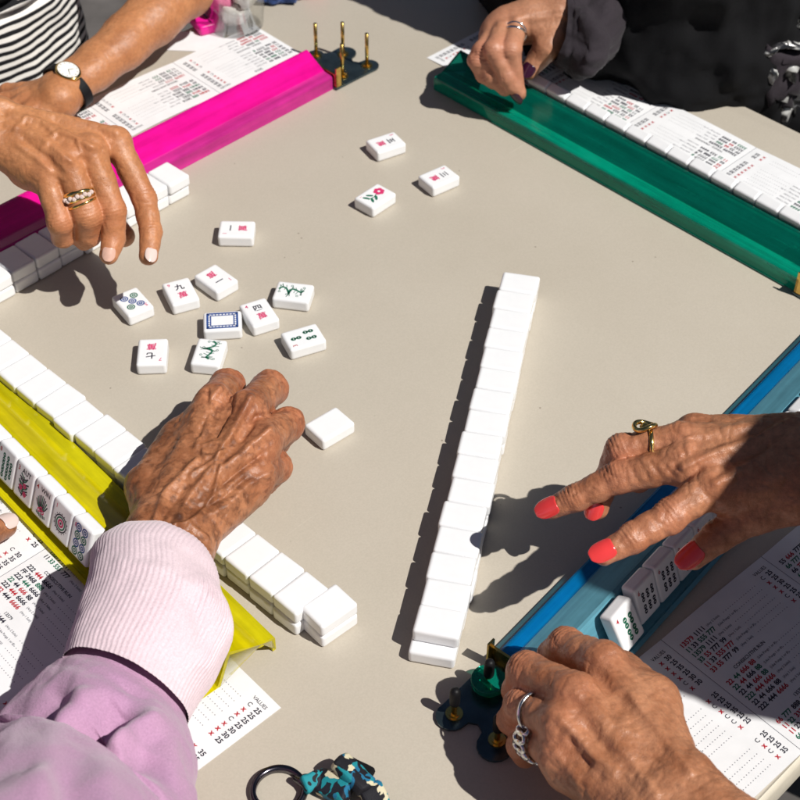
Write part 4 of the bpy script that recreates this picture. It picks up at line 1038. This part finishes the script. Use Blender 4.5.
F.cone(D, HB-E2*20+N2*74+np.array([0, 0, 420]), HB+E2*20+N2*74+np.array([0, 0, 420]), 6, 6, 8)
V, Q = F.mesh(); hd_ = np_mesh('head', V, Q, M['skinD'], np.zeros((len(V), 3))); join(pD, hd_)
F = Field((hc[0]-260, hc[1]-260, 350), (hc[0]+260, hc[1]+260, 660), 6.); D = F.D
F.cone(D, HB+np.array([0, 0, 495])-N2*22, HB+np.array([0, 0, 505])-N2*26, 90, 92, 20); F.cone(D, HB-N2*50+np.array([0, 0, 460]), HB-N2*50+np.array([0, 0, 400]), 66, 50, 20)
V, Q = F.mesh(); V = V+vnormals(V, Q)*(3*vnoise(V/14))[:, None]; np_mesh('hair', V, Q, M['hair'], None, pD)
sweep('shirt', [(tb_+np.array([0, 0, z])+N2*q, E2*h, d) for z, h, d, q in ((-230, 150, 110, -90), (-60, 140, 105, -80), (120, 140, 105, -60), (250, 132, 95, -40), (310, 94, 80, -22), (340, 66, 62, -10), (362, 54, 56, -8))], M['teal_cloth'], pD, 10, 120, amp=4, nf=50)

# ---------------- player behind the green rack (dark jacket)
fB = {'index': [(517, 22, 76, 9.6), (511, 50, 70, 9.0), (513, 70, 52, 8.0), (517, 86, 38, 6.8)],
      'middle': [(505, 24, 74, 9.6), (494, 50, 70, 9.2), (507, 77, 48, 8.0), (519, 93, 33, 6.8)],
      'ring': [(496, 30, 70, 9.2), (482, 52, 64, 8.8), (491, 75, 46, 8), (505, 88, 35, 7)],
      'pinky': [(490, 38, 64, 8.6), (477, 60, 58, 8.2), (484, 74, 44, 7.4), (494, 82, 36, 6.8)]}
tB = [(556, 36, 66, 13), (547, 48, 60, 11), (538, 59, 50, 9.4), (529, 71, 42, 7.8)]
bB, JB, TBb, nB, eB, fwB = hand('person', fB, tB, (562, 16, 74), [(578, 18, 70, 16, 8), (592, 22, 66, 15, 7)], M['skinB'], 1.2, [([(500, 24), (530, 14), (560, 10)], 3, 1.4), ([(517, 20), (545, 18), (565, 16)], 3, 1.4)], (), .7, wrist_w=(11, 16), k_fing=1.0)
pB = person(bB, 'person in a dark jacket with a silver ring and plum painted nails')
for f in ('index', 'middle'):
    nail(pB, JB[f][3][0], 7.0, JB[f][3][0]-JB[f][2][0], VIEW*.7+np.array([-.6, -.1, 0]) if f == 'index' else VIEW*.6+np.array([-.7, 0, -.1]), M['naildark'], ln=12, label='dark plum fingernail')
nail(pB, TBb[3][0], 8.0, TBb[3][0]-TBb[2][0], VIEW+np.array([-.2, 0, 0]), M['naildark'], ln=13, label='dark plum fingernail')
a, b = JB['index'][0][0], JB['index'][1][0]; ax = nrm(b-a)
rg = empty('finger_ring', (0, 0, 0)); rg.parent = pB; rg['label'] = 'silver crossed ring'
mb = MB(); 
for tilt in (-.35, .35): band(mb, lerp(a, b, .40), nrm(ax+tilt*eB), 9.6, 2.4, 1.3, M['silver'])
mb.build('band', rg, smooth=True)
jk = sweep('jacket', [(np.array([221., 516, z]), np.array([.76, -.65, 0])*h, d) for z, h, d in ((-260, 170, 60), (-30, 172, 96), (30, 170, 118), (130, 164, 112), (260, 170, 110), (380, 150, 80))], M['black'], pB, 18, 220, amp=10, nf=38)
sl = sweep('sleeve', [pxring((552, -2), (562, 50), 70, 27), pxring((558, -10), (574, 56), 68, 31), pxring((576, -18), (596, 64), 66, 34), (np.array([205., 490, 66]), np.array([.5, -.86, 0])*46, 38), (np.array([262., 530, 90]), np.array([.62, -.78, 0])*52, 44), (np.array([270., 570, 180]), np.array([.7, -.7, .2])*58, 52)],
           M['jacket'], pB, 16, 200, amp=4.6, nf=20, fold=[([(575, 10), (600, 40), (604, 66)], 6, 3), ([(590, 0), (620, 40)], 5, -4), ([(560, 50), (600, 60)], 5, 3)])

sweep('trousers', [(np.array([200., 640, -170]), np.array([.707, -.707, 0])*60, 60), (np.array([330., 560, -150]), np.array([.6, -.8, 0])*70, 60), (np.array([470., 470, -150]), np.array([.5, -.85, 0])*100, 60), (np.array([640., 380, -160]), np.array([.5, -.85, 0])*120, 60)], M['black'], pB, 10, 90, amp=5, nf=50)
# ================================================================== small things
def crumple(name, c, r, mat, amp, nf, sub=5, flat_=0.8, seed=0):
    bm = bmesh.new(); bmesh.ops.create_icosphere(bm, subdivisions=sub, radius=1)
    V = np.array([tuple(v.co) for v in bm.verts]); bm.verts.ensure_lookup_table()
    P = V*np.array(r); q = P+seed*37.
    n1 = np.abs(vnoise(q/nf)); n2 = np.abs(vnoise(q/(nf*.45)+11)); n3 = vnoise(q/(nf*.18)+5)
    d = 1+(amp/max(r))*(1.2-2.4*n1-.9*n2+.25*n3)
    P = P*d[:, None]+np.array(c)
    for v, p in zip(bm.verts, P): v.co = Vector(p)*S
    for f in bm.faces: f.smooth = True
    me = bpy.data.meshes.new(name); bm.to_mesh(me); bm.free(); me.materials.append(mat)
    o = bpy.data.objects.new(name, me); COL.objects.link(o); return o
# glossy padded bag and its pale lining on a chair beyond the corner
bgc = un(772, 20, 40)
bag = empty('handbag', (bgc[0], bgc[1], -40)); tag(bag, 'glossy black and white printed bag beside the dark jacket', 'bag')
def child(o, p): o.parent = p; o.matrix_parent_inverse = Matrix.Translation(p.location).inverted(); return o
child(crumple('padding', (bgc[0], bgc[1], 26), (74, 62, 66), M['puffer'], 20, 15), bag)
q = un(764, 62, 20); child(crumple('side_panel', q, (36, 30, 40), M['jacket'], 14, 20, 4, seed=2), bag)
q = un(724, 100, -10)

# clear cup with pink lumps
cup = un(236, 26, 0); cp = empty('plastic_cup', cup); tag(cp, 'clear plastic cup with pink contents at the far table edge', 'cup')
mb = MB(); n = 40; vs = []; prof = [(0, 1), (25, 1), (26.5, 3), (32, 60), (33.5, 61), (32.6, 62), (31, 60), (25.5, 4), (0, 3)]
for r_, z_ in prof:
    for k in range(n): vs.append((r_*math.cos(2*math.pi*k/n), r_*math.sin(2*math.pi*k/n), z_))
mb.add(vs, [(i*n+k, i*n+(k+1) % n, (i+1)*n+(k+1) % n, (i+1)*n+k) for i in range(len(prof)-1) for k in range(n)], M['clear']); mb.build('cup_wall', cp, smooth=True)
M['pinkfill'] = plain('pink_fill', (.60, .16, .28, 1), .4, nscale=60, namp=.5)
for k in range(7):
    a_ = k*2.4; o = crumple('pink_lump', (11*math.cos(a_)*(k > 0), 11*math.sin(a_)*(k > 0), 13+k*4.2), (12, 11, 9), M['pinkfill'] if k % 3 == 1 else M['dial'], 4, 9, 3, seed=k); o.parent = cp
# magenta strip, blue cloth beyond
q0, q1 = un(190, 8, 0), un(212, 33, 0); d = nrm(q1-q0); nn = np.array([-d[1], d[0], 0])
pr_ = empty('pencil_case', (q0+q1)/2*1.0, math.atan2(d[1], d[0])); tag(pr_, 'hot pink glossy flat case lying left of the clear cup', 'case')
mb = MB(); mb.poly_prism([(-36, -13), (30, -13), (30, 13), (-36, 13)], .3, 11, M['hotpink']); mb.build('case_body', pr_, bevel=3); mb = MB(); mb.tube([(-33, 0, 11.2), (27, 0, 11.2)], .8, M['gunmetal'], 8); mb.build('zip', pr_)
q = un(276, 2, 0); bl = crumple('cloth', (q[0], q[1]+6, 9), (34, 15, 10), M['denim'], 7, 18, 5, seed=9); tag(bl, 'crumpled blue cloth behind the clear cup', 'cloth')
q = un(300, -2, 0); bl = crumple('cloth', (q[0], q[1]+4, 7), (22, 9, 7), M['hotpink'], 5, 14, 4, seed=3); tag(bl, 'hot pink cloth scrap at the far table edge right of the blue cloth', 'cloth')
q0 = un(196, 42, 0); np_ = MB(); 
np_.poly_prism([(-26, -16), (24, -19), (27, 15), (-22, 18)], .3, .8, M['paper']); o = np_.build('paper_napkin', None, loc=None); o.location = Vector(q0)*S; tag(o, 'white paper sheet lying between the forearm and the pink case', 'paper')
# key ring and patterned wristlet at the near edge
kc = un(279, 793, 0); kr = empty('key_ring', (kc[0], kc[1], 0)); tag(kr, 'gunmetal key ring with a teal and black patterned fabric fob', 'key ring')
mb = MB(); seg = 64; vs = []
for k in range(seg):
    t_ = 2*math.pi*k/seg; ca, sa = math.cos(t_), math.sin(t_)
    for r_, z_ in ((12.6, 1.0), (15.4, .6), (16.4, 2.6), (15.4, 5.0), (12.6, 4.6)): vs.append((r_*ca, r_*sa*.98, z_))
mb.add(vs, [(k*5+i, ((k+1) % seg)*5+i, ((k+1) % seg)*5+(i+1) % 5, k*5+(i+1) % 5) for k in range(seg) for i in range(5)], M['gunmetal']); mb.build('ring', kr, smooth=True)
mb = MB(); mb.tube([(9, 6, 5.6), (14, 2, 6.4), (18, -2, 6)], 2.1, M['gunmetal'], 12); mb.build('clasp', kr, smooth=True)
def slab(nm, c, size, rot, mat, bev, sub_amp=.9, seed=0):
    bm = bmesh.new(); bmesh.ops.create_cube(bm, size=1)
    for v in bm.verts: v.co = Vector((v.co.x*size[0], v.co.y*size[1], v.co.z*size[2]))
    bmesh.ops.bevel(bm, geom=list(bm.edges), offset=bev, segments=3, profile=.6, affect='EDGES')
    bmesh.ops.subdivide_edges(bm, edges=list(bm.edges), cuts=3, use_grid_fill=True)
    P = np.array([tuple(v.co) for v in bm.verts]); d = vnoise(P/6.+seed)*sub_amp+.5*sub_amp*np.sin(P[:, 0]*.9)
    for v, p, k in zip(bm.verts, P, d): v.co = Vector(p)+Vector(p).normalized()*k
    Rm = Matrix.Rotation(rot[2], 4, 'Z') @ Matrix.Rotation(rot[1], 4, 'Y') @ Matrix.Rotation(rot[0], 4, 'X')
    mb = MB(); bm.verts.index_update(); mb.add([Rm @ v.co+Vector(c) for v in bm.verts], [tuple(v.index for v in f.verts) for f in bm.faces], mat); bm.free()
    return mb.build(nm, kr, smooth=True)
slab('fabric_fob', (31, 0, 7), (22, 15, 9), (.2, -.25, -.5), M['pattern'], 3, .9, 1); slab('fabric_fold', (42, 4, 13), (24, 13, 8), (-.3, .2, -.75), M['pattern'], 3, .9, 5)
slab('fabric_loop', (19, 3, 7), (12, 10, 7), (.4, .1, .5), M['pattern'], 2.4, .6, 3); slab('fabric_tail', (54, -8, 7), (20, 14, 8), (.1, .3, -1.1), M['pattern'], 3, .8, 8)
slab('webbing', (45, 11, 8), (16, 7, 6), (.2, 0, -.5), M['black'], 2, .4, 2)
